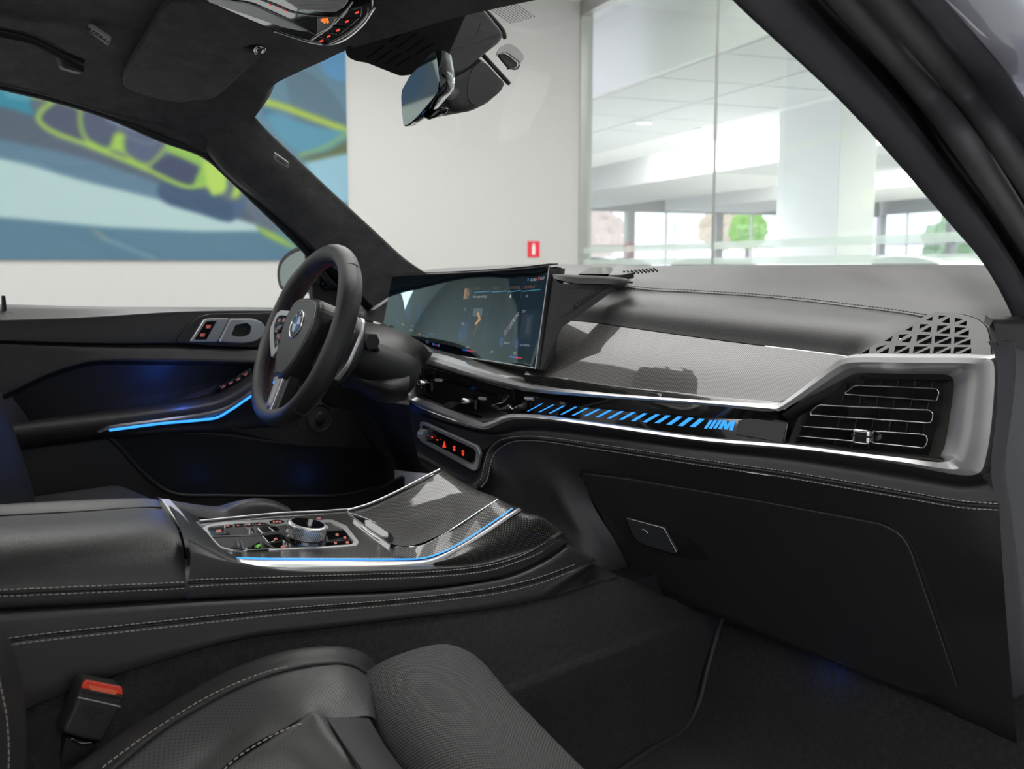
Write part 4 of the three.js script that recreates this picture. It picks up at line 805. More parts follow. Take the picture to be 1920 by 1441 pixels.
// ---------- curved display ----------
{
  const d = thing('curved_display', 'wide curved display screen standing on the dashboard behind the steering wheel', 'display');
  const top = cZ([[735, 518.5, -1.30], [780, 516, -1.305], [850, 513.5, -1.305], [930, 509, -1.298], [980, 505, -1.288], [1030, 499.5, -1.275]]);
  const bot = cZ([[719, 606, -1.262], [766, 634, -1.266], [835, 661, -1.267], [905, 674, -1.26], [955, 682, -1.251], [1004, 690, -1.238]]);
  const back = top.map((p) => p.clone().add(V(-.004, -.004, -.03)));
  const n = 60, tr = sm(top, n), br = sm(bot, n), rows = [];
  for (let j = 0; j <= 14; j++) rows.push(tr.map((p, i) => p.clone().lerp(br[i], j / 14)));
  let g = grid(rows); if (facing(g) < 0) g = grid(rows, { flip: true });
  { const uv = g.attributes.uv; for (let j = 0; j <= 14; j++) for (let i = 0; i < n; i++) uv.setXY(j * n + i, i / (n - 1), 1 - j / 14); }
  const tex = canvasTex(2048, 640, (c, w, h) => {
    c.fillStyle = '#04050a'; c.fillRect(0, 0, w, h);
    const gr = c.createLinearGradient(0, 0, 0, h); gr.addColorStop(0, '#06080d'); gr.addColorStop(.75, '#081326'); gr.addColorStop(1, '#05060b'); c.fillStyle = gr; c.fillRect(20, 40, w - 40, h - 150);
    // instrument side
    c.strokeStyle = '#3d4654'; c.lineWidth = 5; for (const [a, b] of [[130, 1], [560, -1]]) { c.beginPath(); c.moveTo(a + 60 * b, 250); c.lineTo(a, 380); c.lineTo(a + 60 * b, 400); c.stroke(); }
    c.fillStyle = '#12305c'; c.fillRect(270, 290, 60, 150); c.fillRect(420, 290, 50, 150); c.fillStyle = '#0d0f16'; c.fillRect(335, 210, 70, 230); c.strokeStyle = '#4a1c22'; c.lineWidth = 6; c.strokeRect(395, 215, 28, 50); c.strokeStyle = '#30333c'; c.lineWidth = 3; c.strokeRect(340, 220, 60, 210);
    c.strokeStyle = '#5c7d99'; c.lineWidth = 5; c.beginPath(); c.moveTo(110, 500); c.lineTo(160, 500); c.lineTo(180, 540); c.stroke(); c.beginPath(); c.moveTo(540, 560); c.lineTo(600, 560); c.lineTo(630, 520); c.lineTo(690, 520); c.stroke();
    c.fillStyle = '#c97c42'; c.fillRect(240, 528, 34, 12); c.fillRect(480, 555, 26, 12);
    c.fillStyle = '#d8dde4'; c.font = '26px sans-serif'; c.fillText('P', 370, 520); c.fillText('000', 358, 560);
    c.fillStyle = '#cfd6dd'; c.beginPath(); c.ellipse(610, 600, 18, 9, 0, 0, 7); c.stroke(); c.fillStyle = '#3d7fd0'; c.fillRect(680, 594, 30, 16); c.fillStyle = '#c03030'; c.fillRect(720, 596, 24, 12); c.fillStyle = '#3d7fd0'; c.fillRect(750, 590, 26, 18);
    // centre side: columns
    const xs = [1000, 1120, 1350, 1560, 1740, 1990];
    c.strokeStyle = '#29517e'; c.lineWidth = 4; for (const x of xs.slice(1, 5)) { c.beginPath(); c.moveTo(x, 90); c.lineTo(x - 14, 520); c.stroke(); c.strokeStyle = '#29517e'; }
    c.fillStyle = '#17335c'; c.fillRect(1000, 380, 100, 150);
    c.strokeStyle = '#4aa6c4'; c.lineWidth = 6; for (let i = 1; i < 5; i++) { c.beginPath(); c.moveTo(xs[i] + 8, 150); c.lineTo(xs[i + 1] - 12, 142); c.stroke(); }
    c.font = '24px sans-serif'; c.fillStyle = '#b5774a'; ['NAVI', 'VIDEO', 'CONNECTED', 'LIVE VEHICLE'].forEach((s, i) => c.fillText(s, xs[i + 1] + 20, 130));
    const sg = c.createLinearGradient(1000, 0, 1090, 0); sg.addColorStop(0, '#c79468'); sg.addColorStop(1, '#2b2730'); c.fillStyle = sg; c.fillRect(1000, 118, 90, 84);
    c.fillStyle = '#e8edf2'; c.font = '26px sans-serif'; c.fillText('2', 1050, 170); c.fillText('3', 1035, 290); c.fillText('4', 1030, 400); c.fillText('1', 1020, 490); c.font = '22px sans-serif'; c.fillText('No route 147 VQ', 1130, 190); c.fillText('58', 1800, 190); c.fillText('22.5', 1780, 290);
    c.fillStyle = '#5a6470'; c.fillRect(1150, 270, 120, 60); c.strokeStyle = '#e0a468'; c.lineWidth = 22; c.beginPath(); c.moveTo(1210, 300); c.lineTo(1250, 350); c.lineTo(1200, 390); c.stroke(); c.strokeStyle = '#7a3022'; c.lineWidth = 14; c.beginPath(); c.moveTo(1240, 390); c.lineTo(1190, 470); c.stroke();
    c.fillStyle = '#e6d9d5'; for (let i = 0; i < 160; i++) { const t = rnd(), r = (rnd() - .5) * 46 * (1 - t * .5); c.globalAlpha = .4 + .6 * rnd(); c.fillRect(1590 + t * 150 + r * .4, 440 - t * 150 + r, 5, 5); } c.globalAlpha = 1;
    c.fillStyle = '#e8edf2'; c.beginPath(); c.moveTo(1590, 190); c.lineTo(1604, 160); c.lineTo(1616, 190); c.fill(); c.fillStyle = '#252a34'; c.fillRect(1790, 300, 150, 160); c.fillStyle = '#3a414d'; c.fillRect(1860, 320, 50, 110);
    c.fillStyle = '#244774'; c.fillRect(1550, 470, 40, 60); c.fillRect(1755, 470, 40, 60); c.fillStyle = '#d5dbe2'; c.font = '22px sans-serif'; c.fillText('Remind', 1600, 510); c.fillText('Last stations', 1810, 510);
    c.fillStyle = '#e6ecf2'; c.font = '22px sans-serif'; for (const [x, t] of [[1120, '20.5'], [1740, '20.5']]) c.fillText(t, x, 572); c.fillText('off', 1450, 582);
    for (const x of [1080, 1700]) { c.fillStyle = '#2f7be0'; c.fillRect(x, 586, 75, 9); c.fillStyle = '#e0264a'; c.fillRect(x + 75, 586, 85, 9); }
    c.fillStyle = '#e6ecf2'; c.font = '24px sans-serif'; c.fillText('4G 8007', 1830, 84); c.fillText('16:07', 1948, 80); c.fillStyle = '#3d7fd0'; c.fillRect(1795, 62, 14, 20); c.fillStyle = '#e04040'; c.fillRect(1932, 58, 10, 24);
  });
  part('screen_glass', g, std({ color: rgb(.17, .235, .25), roughness: .03, metalness: 1, emissive: rgb(1, 1, 1), emissiveMap: tex, emissiveIntensity: .55 }), d, 'dark glossy glass showing menus and icons');
  const trimB = rows.map((r) => r.map((p) => p.clone().add(V(.001, 0, -.018))));
  part('housing', [grid(trimB, { t: .012 }), grid([rows[0].map((p) => p.clone().add(V(0, .0035, .001))), trimB[0].map((p) => p.clone().add(V(0, .004, -.004)))], { t: .002 })], M.plasticDark, d);
  const re = [onZ(1030, 499, -1.274), onZ(1004, 690.5, -1.237)], ro = [onZ(1038, 503, -1.285), onZ(1016, 693, -1.247)], rb = ro.map((p) => p.clone().add(V(0, 0, -.03)));
  part('side_bezel', [panel([re, ro, rb], 10, { sub: 2 })], M.plastic, d, 'thick right-hand bezel');
  part('bezel_edge', tube(re.map((p) => p.clone().add(V(.0005, 0, .001))), .0011, { n: 12 }), M.silver, d);
  part('top_edge', tube(sm(top, 12).map((p) => p.clone().add(V(0, .001, 0))), .0016, { n: 50 }), M.plastic, d); part('bottom_edge', tube(sm(bot, 12).map((p) => p.clone().add(V(0, -.001, 0))), .002, { n: 50 }), M.piano, d);
  // instrument light of the screen
  // side wing with airbag panel
  const w = thing('screen_wing', 'matt black bracket wing right of the curved display, lettered AIRBAG', 'bracket');
  const A = onP(plane3(onZ(1040, 512, -1.275), onZ(1012, 692, -1.24), onZ(1158, 538, -1.39)));
  const face = [[1038, 521], [1050, 531], [1146, 532], [1158, 540], [1069, 603], [1055, 612], [1026, 672], [1016, 695], [1012, 692]];
  const hole = [[1069, 541], [1076, 537], [1143, 537], [1130, 546], [1064, 592], [1052, 598], [1046, 597]];
  part('wing_face', plate(face.map(([x, y]) => A(x, y)), { t: .012, bevel: .001, holes: [hole.map(([x, y]) => A(x, y))], hr: .004 }), M.plastic, w);
  part('wing_inset', plate(hole.map(([x, y]) => A(x, y, -.006)), { t: .004 }), M.leatherSoft, w);
  const topW = [[1038, 514], [1070, 516], [1165, 521], [1180, 524], [1183, 529], [1160, 540], [1147, 531], [1052, 531]];
  const tA = cZ([[1036, 513, -1.28], [1080, 516, -1.315], [1130, 518, -1.355], [1168, 522, -1.39], [1183, 528, -1.40]]), tB = cZ([[1038, 522, -1.275], [1080, 531, -1.31], [1130, 532, -1.35], [1150, 534, -1.37], [1160, 541, -1.385]]);
  part('wing_top', panel([tA.map((p) => p.clone().add(V(-.02, .0, -.03))), tA, tB], 20, { sub: 3, t: .004 }), M.plastic, w);
  const fr = frameOf(face.map(([x, y]) => A(x, y)));
  part('lettering', lay(lettering('AIRBAG', .0145, .0012, fontR).scale(.95, 1, 1), A(1101, 563, -.0055), A(1115, 554).sub(A(1085, 574)), fr.n), M.rubber, w, 'embossed word AIRBAG');
}
// ---------- steering wheel and column ----------
{
  const w = thing('steering_wheel', 'thick black leather three spoke sports steering wheel with silver spokes', 'steering wheel');
  const C = CAM.clone().addScaledVector(ray(570, 630), 1.85); w.position.copy(C); w.rotation.order = 'YXZ'; w.rotation.set(THREE.MathUtils.degToRad(-23), THREE.MathUtils.degToRad(-10), 0);
  const R = .166, rim = new THREE.TorusGeometry(R, .0185, 20, 110); { const p = rim.attributes.position; for (let i = 0; i < p.count; i++) { const a = Math.atan2(p.getY(i), p.getX(i)), k = 1 + .09 * (Math.exp(-Math.pow((a - .62) / .22, 2)) + Math.exp(-Math.pow((a - 2.52) / .22, 2))) - (a < 0 ? .03 * Math.exp(-Math.pow((a + 1.571) / .4, 2)) : 0); const r = Math.hypot(p.getX(i), p.getY(i)), rr = R * (a < 0 ? 1 - .025 * Math.exp(-Math.pow((a + 1.571) / .45, 2)) : 1) + (r - R) * k; p.setXYZ(i, Math.cos(a) * rr, Math.sin(a) * rr, p.getZ(i) * 1.12 * k); } rim.computeVertexNormals(); }
  const rm = part('rim', rim, M.wheelLeather, w, 'thick leather rim');
  for (const a of [.9, 2.25, -2.3, -.85]) part('rim_seam', new THREE.TorusGeometry(.0192, .0007, 5, 28).rotateY(Math.PI / 2).translate(0, 0, 0).applyMatrix4(new THREE.Matrix4().makeRotationZ(a + Math.PI / 2)).translate(Math.cos(a) * R, Math.sin(a) * R, 0), M.threadDark, rm);
  // inner stitching, red and blue cross stitches
  const st = (k, col) => { const l = []; for (let i = 0; i < 260; i++) { const a = i / 260 * Math.PI * 2, z = (i % 2 ? .004 : -.004) + k; const g = new THREE.CapsuleGeometry(.0007, .005, 2, 4).rotateZ(i % 2 ? .7 : -.7).rotateX(Math.PI / 2).rotateZ(0).rotateY(0); g.translate(0, -(R - .0192), z); g.rotateZ(a); l.push(g); } return l; };
  stuff(part('stitching', st(.004, 0), M.threadBlue, rm, 'blue cross stitching')); stuff(part('stitching', st(-.003, 1), M.threadRed, rm, 'red cross stitching'));
  // hub pad
  const hub = [[-.058, .058], [0, .066], [.058, .058], [.074, .028], [.068, -.012], [.045, -.058], [.022, -.08], [0, -.085], [-.022, -.08], [-.045, -.058], [-.068, -.012], [-.074, .028]];
  const hs = (k, dz, t, b) => { const c = sm(hub.map(([x, y]) => V(x * k, y * k, 0)), 60, true).map((p) => new THREE.Vector2(p.x, p.y)); return new THREE.ExtrudeGeometry(new THREE.Shape(c), { depth: t, bevelEnabled: true, bevelSize: b, bevelThickness: b, bevelOffset: -b, bevelSegments: 5 }).translate(0, 0, dz); };
  const hb = part('airbag_pad', hs(1.08, -.058, .067, .012), M.leatherSoft, w, 'rounded leather airbag pad');
  { const c = sm(hub.map(([x, y]) => V(x * .93, y * .93, .0205)), 60, true); part('pad_seam', tube(c, .0009, { n: 120, closed: true, seg: 5 }), M.plasticDark, hb); stuff(part('stitching', stitches(sm(hub.map(([x, y]) => V(x * .965, y * .965, .017)), 60, true), { closed: true, lift: 0, r: .0006 }), M.thread, hb)); }
  part('hub_back', hs(.9, -.07, .03, .008), M.plasticDark, w);
  // round badge with four quarters
  const bz = .0218, by = .016, br = .0265;
  part('badge', new THREE.TorusGeometry(br, .0014, 8, 40).translate(0, by, bz), M.chrome, hb, 'round badge with blue and white quarters');
  part('badge_ring', new THREE.RingGeometry(.0165, br, 40).translate(0, by, bz + .0004), M.piano, hb); 
  const bl = std({ color: rgb(.03, .22, .6), roughness: .25 }), wh = std({ color: rgb(.8, .82, .84), roughness: .25 });
  for (let i = 0; i < 4; i++) part('badge_quarter', new THREE.CircleGeometry(.0162, 12, i * Math.PI / 2, Math.PI / 2).translate(0, by, bz + .0006), i % 2 ? bl : wh, hb);
  { const letters = 'BMW'; [...letters].forEach((ch, i) => { const a = Math.PI / 2 + (1 - i) * .75; part('badge_letter', lettering(ch, .006, .0003).rotateZ(a - Math.PI / 2).translate(Math.cos(a) * .0215, by + Math.sin(a) * .0215, bz + .0006), wh, hb); }); }
  part('airbag_word', lettering('AIRBAG', .005, .0003).translate(0, -.055, .0202), M.rubber, hb);
  // side spokes
  for (const s of [-1, 1]) {
    const o = [[.156, .030], [.134, .040], [.062, .040], [.055, -.02], [.084, -.056], [.138, -.016], [.158, .008]].map(([x, y]) => [s * x, y]);
    const inn = [[.138, .026], [.122, .031], [.066, .031], [.062, -.018], [.084, -.038], [.124, -.008], [.139, .010]].map(([x, y]) => [s * x, y]);
    const sh = shapeOf(o, .008); sh.holes.push(shapeOf(inn, .006));
    const dz = s > 0 ? -.03 : 0, sp = part('side_spoke', new THREE.ExtrudeGeometry(sh, { depth: .008, bevelEnabled: true, bevelSize: .0015, bevelThickness: .0015, bevelSegments: 2 }).translate(0, 0, .006 + dz), M.silver, w, 'silver spoke frame with buttons');
    part('spoke_arm', new THREE.ExtrudeGeometry(shapeOf([[.165, .03], [.06, .042], [.05, -.045], [.085, -.055], [.165, -.002]].map(([x, y]) => [s * x, y]), .01), { depth: .018, bevelEnabled: false }).translate(0, 0, -.026), M.plasticDark, w);
    part('button_field', new THREE.ExtrudeGeometry(shapeOf(inn, .005), { depth: .006, bevelEnabled: false }).translate(0, 0, .004 + dz), M.piano, sp);
    for (const [x, y, a, b] of [[.124, .020, .022, .010], [.096, .022, .026, .012], [.118, -.002, .020, .008], [.092, -.012, .022, .014], [.072, -.022, .012, .012]]) { const bt = part('button', new RoundedBoxGeometry(a, b, .005, 2, .0015).translate(s * x, y, .0115 + dz), M.plastic, sp); part('symbol', box(a * .3, b * .3, .0006).translate(s * x, y, .0142 + dz), M.redDim, bt); }
    part('scroll_wheel', new THREE.CylinderGeometry(.006, .006, .020, 18).rotateZ(Math.PI / 2).translate(s * .100, .005, .012 + dz), M.chrome, sp, 'chrome scroll roller');
    // paddle
    part('shift_paddle', new THREE.ExtrudeGeometry(shapeOf([[.085, .052], [.135, .058], [.150, .03], [.142, -.03], [.120, -.062], [.100, -.05]].map(([x, y]) => [s * x, y]), .01), { depth: .004, bevelEnabled: true, bevelSize: .002, bevelThickness: .002, bevelSegments: 2 }).translate(0, 0, -.045), M.silver, w, 'silver shift paddle behind the spoke');
  }
  // lower spoke: double silver blade
  part('lower_spoke', new THREE.ExtrudeGeometry(shapeOf([[-.032, -.06], [.032, -.06], [.030, -.155], [-.030, -.155]], .004), { depth: .016, bevelEnabled: true, bevelSize: .002, bevelThickness: .002, bevelSegments: 2 }).translate(0, 0, -.008), M.plasticDark, w);
  { const g = part('spoke_blade', new THREE.ExtrudeGeometry(shapeOf([[-.022, -.078], [.014, -.074], [.012, -.152], [-.018, -.156]], .003), { depth: .004, bevelEnabled: true, bevelSize: .001, bevelThickness: .001, bevelSegments: 2 }).translate(0, 0, .010), M.silver, w, 'silver blade of the lower spoke');
    part('blade_slot', new THREE.ExtrudeGeometry(shapeOf([[-.013, -.084], [.007, -.082], [.005, -.139], [-.011, -.140]], .001), { depth: .0008, bevelEnabled: false }).translate(0, 0, .0148), M.greyPlate, g);
    part('blade_notch', box(.012, .006, .001).translate(-.003, -.088, .0158), M.plasticDark, g);
    [M.threadBlue, M.threadRed, M.plasticDark].forEach((m, i) => part('blade_badge', box(.004, .007, .001).translate(-.010 + i * .005, -.147, .0155), m, g)); }
  // column shroud, stalks, hood
  const c = thing('steering_column', 'black steering column shroud with stalk between wheel and dashboard', 'steering column');
  const Q = (l, z) => cZ(l, z);
  part('hood', panel([Q([[650, 599, -1.20], [683, 602], [721, 611], [766, 628], [793, 645], [806, 660]]), Q([[648, 612, -1.15], [676, 618, -1.15], [715, 632, -1.165], [755, 652, -1.18], [780, 668, -1.19], [790, 690, -1.20]]), Q([[650, 640, -1.12], [675, 648, -1.12], [705, 662, -1.135], [738, 690, -1.15], [760, 698, -1.165], [772, 720, -1.18]])], 30, { sub: 5, soft: true, t: .01 }), M.leatherSoft, c, 'padded instrument hood');
  part('column_shroud', panel([Q([[640, 650, -1.06], [663, 664, -1.08], [690, 680, -1.10], [730, 690, -1.13], [768, 697, -1.16]]), Q([[640, 690, -1.05], [668, 705, -1.06], [695, 718, -1.08], [735, 728, -1.11], [768, 725, -1.15]]), Q([[640, 720, -1.08], [674, 730, -1.09], [700, 745, -1.11], [730, 752, -1.13], [764, 742, -1.16]]), Q([[640, 725, -1.14], [674, 735, -1.15], [700, 750, -1.17], [730, 756, -1.18], [764, 748, -1.19]])], 24, { sub: 4, soft: true, t: .006 }), M.plastic, c);
  part('column_tube', new THREE.CylinderGeometry(.035, .045, .22, 24).rotateX(Math.PI / 2 - THREE.MathUtils.degToRad(23)).translate(C.x, C.y - .05, C.z - .13), M.plasticDark, c);
  part('column_collar', lay(new THREE.TorusGeometry(.062, .012, 10, 40), C.clone().add(V(0, -.028, -.075)), V(1, 0, 0), V(0, .39, .92)), M.plastic, c);
  const s0 = onZ(716, 672, -1.12), s1 = onZ(694, 642, -1.06);
  const stalk = part('stalk', tube([s0, s0.clone().lerp(s1, .6), s1], .008, { n: 10, seg: 10 }), M.plasticDark, c, 'short black control stalk');
  part('stalk_head', plate([[683, 636], [692, 624], [707, 625], [714, 641], [706, 656], [690, 656]].map(([x, y]) => onX(x, y, s1.x + .02)), { t: .022, bevel: .003, r: .003 }), M.plasticDark, stalk, 'faceted stalk end');
  part('stalk_boot', panel([Q([[680, 660, -1.115], [700, 645, -1.115], [722, 655, -1.115], [728, 680, -1.115], [722, 690, -1.115], [690, 682, -1.115], [680, 672, -1.115]]), Q([[695, 665, -1.135], [703, 658, -1.135], [716, 663, -1.135], [720, 676, -1.135], [714, 682, -1.135], [700, 678, -1.135], [695, 672, -1.135]])], 24, { sub: 2 }), M.plasticDark, c);
  // knee panel of the driver side
  const k = part('knee_panel', panel([Q([[560, 700, -1.24], [640, 705, -1.22], [700, 745, -1.22], [770, 760, -1.24]]), Q([[560, 790, -1.30], [640, 790, -1.30], [700, 800, -1.30], [790, 850, -1.30]]), Q([[600, 860, -1.38], [660, 860, -1.38], [740, 880, -1.38], [830, 890, -1.36]])], 20, { sub: 4, soft: true, t: .01 }), M.plasticDark, dash, 'dark knee panel under the column');
  // left dash corner with woven speaker grille
  part('corner_pad', panel([Q([[640, 575, -1.40], [690, 560, -1.42], [735, 540, -1.44]]), Q([[640, 600, -1.30], [690, 600, -1.28], [735, 612, -1.26]])], 10, { sub: 3 }), M.leatherSoft, dash);
  const cg = part('corner_grille', plate(Q([[650, 592, -1.33], [656, 575, -1.36], [706, 560, -1.385], [688, 596, -1.33]]), { t: .006, lift: .006, r: .004 }), M.weave, dash, 'woven corner speaker grille'); 
  part('corner_rail', tube(Q([[708, 559, -1.38], [684, 600, -1.31]]), .0018, { n: 6 }), M.silver, dash);
}
// ---------- driver door ----------
{
  const d = thing('driver_door', 'black leather driver door panel with blue light strip, behind the steering wheel', 'car door');
  const R = [
    cX([[-260, 562, -.79], [0, 570], [170, 574], [340, 577], [500, 578], [560, 580], [700, 588]]),
    cX([[-260, 606, -.735], [0, 600], [90, 597.5], [170, 594], [340, 584], [500, 582], [560, 584], [700, 592]]),
    cX([[-260, 628, -.722], [0, 637], [100, 640], [220, 642], [330, 641.5], [480, 645], [560, 648], [700, 655]]),
    cX([[-260, 634, -.732], [0, 642], [100, 645], [220, 647], [330, 647], [480, 650], [560, 653], [700, 660]]),
    cX([[-260, 640, -.716], [0, 646], [100, 650], [220, 653], [330, 654], [480, 657], [560, 660], [700, 668]]),
    cX([[-260, 860, -.705], [20, 733], [80, 704], [150, 681], [185, 676], [300, 676], [480, 680], [560, 684], [700, 695]]),
    cX([[-260, 872, -.722], [22, 743], [82, 713], [152, 690], [187, 684], [300, 684], [480, 688], [560, 692], [700, 702]]),
    cX([[-260, 835, -.742], [55, 787], [120, 779], [200, 769], [300, 754], [390, 738], [440, 715], [480, 692], [560, 670], [700, 705]].slice(0, 9).concat([[700, 704]])),
  ];
  const n = 60, top = R.slice(0, 2), up = R.slice(1, 4), mid = R.slice(3, 7);
  part('belt_pad', panel([R[0].map((p) => p.clone().add(V(-.02, -.03, 0))), R[0], R[1]], n, { sub: 4, soft: true }), M.leatherSoft, d, 'padded window ledge');
  part('upper_panel', panel([R[1], R[2], R[3]], n, { sub: 3 }), M.leather, d);
  part('centre_panel', panel([R[3], R[4], R[5], R[6]], n, { sub: 4 }), M.leather, d);
  part('inset_panel', panel([cX([[22, 743, -.722], [82, 713], [152, 690], [187, 684], [300, 684], [480, 688], [560, 692]]), cX([[50, 780, -.742], [110, 770], [180, 760], [220, 750], [300, 735], [480, 700], [560, 697]]), cX([[56, 790, -.745], [120, 782], [200, 772], [250, 765], [300, 757], [480, 700], [560, 700]])], n, { sub: 4 }), M.leather, d, 'soft inset panel above the armrest');
  stuff(part('stitching', [stitches(cX([[0, 602, -.733], [90, 599.5], [170, 596], [340, 586], [500, 584]]), { len: .006, gap: .003, lift: .002 }), stitches(cX([[20, 731, -.704], [80, 702], [150, 679], [185, 674], [300, 674], [480, 678]]), { len: .006, gap: .003, lift: .002 }), stitches(cX([[58, 802, -.645], [180, 792], [330, 770], [400, 759]]), { len: .006, gap: .003, lift: .002 })], M.threadDark, d));
  // armrest
  const a0 = cX([[-260, 840, -.745], [56, 788, -.745], [180, 771], [300, 755], [360, 745], [400, 734], [440, 712], [480, 690], [560, 655]]);
  const a1 = cX([[-260, 835, -.675], [50, 792, -.675], [180, 777], [300, 763], [360, 755], [405, 745], [445, 725], [480, 702], [560, 665]]);
  const a2 = cX([[-260, 848, -.655], [50, 806, -.655], [180, 790], [300, 774], [360, 766], [410, 756], [448, 738], [482, 716], [560, 680]]);
  const a3 = cX([[-260, 890, -.665], [40, 838, -.665], [190, 818], [300, 806], [360, 800], [410, 796], [450, 780], [485, 762], [560, 730]]);
  const a4 = cX([[-260, 900, -.72], [40, 846, -.72], [200, 824], [300, 814], [360, 811], [410, 812], [450, 816], [500, 824], [560, 832]]);
  part('armrest', panel([a0, a1, a2, a3, a4], n, { sub: 5, soft: true }), M.leather, d, 'rounded leather armrest');
  const st0 = cX([[182, 809, -.652], [195, 800], [214, 796], [300, 785], [383, 773], [423, 762], [473, 731], [530, 700], [570, 690]]), st1 = cX([[186, 812, -.652], [207, 809], [240, 803], [300, 795], [383, 788], [430, 772], [473, 743], [530, 712], [570, 702]]);
  part('silver_strip', panel([st0, st0.map((p, i) => p.clone().lerp(st1[i], .5).add(V(.004, 0, 0))), st1], 50, { sub: 3, soft: true, t: .006 }), M.gunmetal, d, 'satin metal strip on the armrest');
  const bl = cX([[207, 806, -.645], [300, 794], [383, 786.5], [407, 782.5], [433, 768], [473, 741], [530, 708], [570, 698]]);
  part('blue_light_strip', tube(bl, .0026, { n: 60 }), M.blueGlow, d, 'glowing blue light strip');
  for (const k of [.2, .5, .75]) { const p = new THREE.CatmullRomCurve3(bl).getPointAt(k), l = new THREE.PointLight(new THREE.Color(.03, .3, 1), .0008, 0, 2); l.position.copy(p).add(V(.012, 0, 0)); l.castShadow = true; d.add(l); }
  // hidden ambient lamp lighting the inset panel
  const am = cX([[300, 758, -.75], [340, 750], [385, 740]]); part('ambient_lamp', tube(am, .0015, { n: 12 }), std({ color: rgb(.02, .05, .2), emissive: rgb(.03, .16, 1), emissiveIntensity: .02 }), d, 'recessed blue ambient lamp');
  { const l = new THREE.PointLight(new THREE.Color(.03, .16, 1), .012, 0, 2); l.position.copy(onX(350, 738, -.655)); l.shadow.radius = .6; l.castShadow = true; d.add(l); }
  // handle
  const H = (l, x = -.712) => l.map(([a, b]) => onX(a, b, x));
  part('handle_surround', plate(H([[330, 641], [350, 615], [372, 594], [395, 588], [520, 586], [520, 652], [400, 648]], -.716), { t: .006, bevel: .001, r: .008 }), M.plastic, d);
  const bz = part('switch_bezel', plate(H([[357, 640], [383, 599], [391, 597], [430, 596.5], [407, 641], [360, 641]], -.708), { t: .010, bevel: .0015, r: .004 }), M.silver, d, 'silver bezel with memory switches');
  part('switch_field', plate(H([[365, 636], [387, 602.5], [407, 601], [387, 636]], -.7068), { t: .004, r: .002 }), M.piano, bz);
  for (const [x, y] of [[391, 612], [380, 628]]) part('symbol', plate(H([[x - 4, y - 3], [x + 5, y - 3], [x + 3, y + 3], [x - 5, y + 3]], -.7062), { t: .0008 }), M.redDim, bz);
  const hd = part('door_handle', plate(H([[410, 641], [432, 597], [475, 597], [492, 603], [500, 615], [496, 630], [478, 641], [455, 644]], -.705), { t: .016, bevel: .003, seg: 3, r: .006, holes: [H([[440, 606], [464, 602], [475, 611], [472, 626], [460, 633], [446, 634], [430, 630]], -.705)], hr: .006 }), M.silver, d, 'sculpted silver door handle');
  part('handle_cup', plate(H([[420, 640], [436, 600], [476, 600], [482, 620], [470, 640]], -.722), { t: .004 }), M.piano, hd);
  // window switches
  const sw = part('switch_pod', plate([[398, 738], [412, 722], [470, 690], [480, 696], [468, 706], [420, 735]].map(([a, b]) => onX(a, b, -.70)), { t: .01, bevel: .002, r: .004 }), M.piano, d, 'window switch pod');
  for (const [x, y] of [[418, 724], [432, 717], [446, 710], [460, 701]]) { const b = part('window_switch', plate([[x - 6, y + 2], [x + 4, y - 5], [x + 8, y - 1], [x - 2, y + 6]].map(([a, b2]) => onX(a, b2, -.695)), { t: .006, bevel: .001, r: .001 }), M.gunmetal, sw); part('symbol', plate([[x - 2, y + 1], [x + 3, y - 2], [x + 4, y], [x - 1, y + 3]].map(([a, b2]) => onX(a, b2, -.6945)), { t: .0006 }), M.redDim, b); }
  // lower door: pocket
  part('pocket_back', panel([cX([[40, 846, -.745], [200, 822], [360, 812], [560, 834], [740, 840]]), cX([[0, 1010, -.75], [200, 1010], [360, 1010], [560, 1000], [740, 980]])], 30, { sub: 3, t: .01 }), M.plasticDark, d);
  part('map_pocket', plate([[30, 842], [205, 821], [225, 842], [262, 884], [300, 916], [330, 929], [420, 932], [640, 932], [700, 920], [760, 890], [760, 1020], [40, 1020]].map(([a, b]) => onX(a, b, -.685)), { t: .012, bevel: .003, r: [.01, .01, .01, .02, .02, .02, 0, .02, .02, .01, 0, 0] }), M.leather, d, 'lower map pocket wall');
  part('pocket_rim', tube(cX([[205, 819, -.683], [225, 838], [262, 880], [300, 913], [330, 926], [420, 929], [560, 930], [640, 928], [700, 915]]), .004, { n: 60 }), M.plastic, d);
  { const p = cX([[340, 940, -.735], [500, 942], [640, 938]]); part('pocket_lamp', tube(p, .0012, { n: 12 }), std({ color: rgb(.02, .05, .2), emissive: rgb(.03, .16, 1), emissiveIntensity: .03 }), d, 'blue pocket lamp'); for (const [x, i] of [[400, .0007], [600, .0013]]) { const l = new THREE.PointLight(new THREE.Color(.03, .16, 1), i, 0, 2); l.position.copy(onX(x, 900, -.705)); l.castShadow = true; d.add(l); } }
  // loudspeaker fret and round woofer
  part('speaker_fret', plate([[412, 802], [462, 766], [480, 764], [600, 760], [660, 770], [660, 838], [560, 836], [430, 806]].map(([a, b]) => onX(a, b, -.70)), { t: .01, bevel: .001, r: .004 }), M.plastic, d);
  part('fret_edge', tube(cX([[414, 801, -.698], [440, 782], [462, 767], [478, 765]]), .0012, { n: 20 }), M.silver, d);
  { const c = onX(600, 783, -.69), w = part('woofer', new THREE.RingGeometry(.013, .031, 40).rotateY(Math.PI / 2).translate(c.x, c.y, c.z), M.weave, d, 'round ringed loudspeaker'); part('woofer_cap', new THREE.SphereGeometry(.013, 20, 10).scale(.35, 1, 1).translate(c.x, c.y, c.z), M.plasticDark, w); part('woofer_rim', new THREE.TorusGeometry(.031, .0015, 8, 40).rotateY(Math.PI / 2).translate(c.x, c.y, c.z), M.plastic, w); }
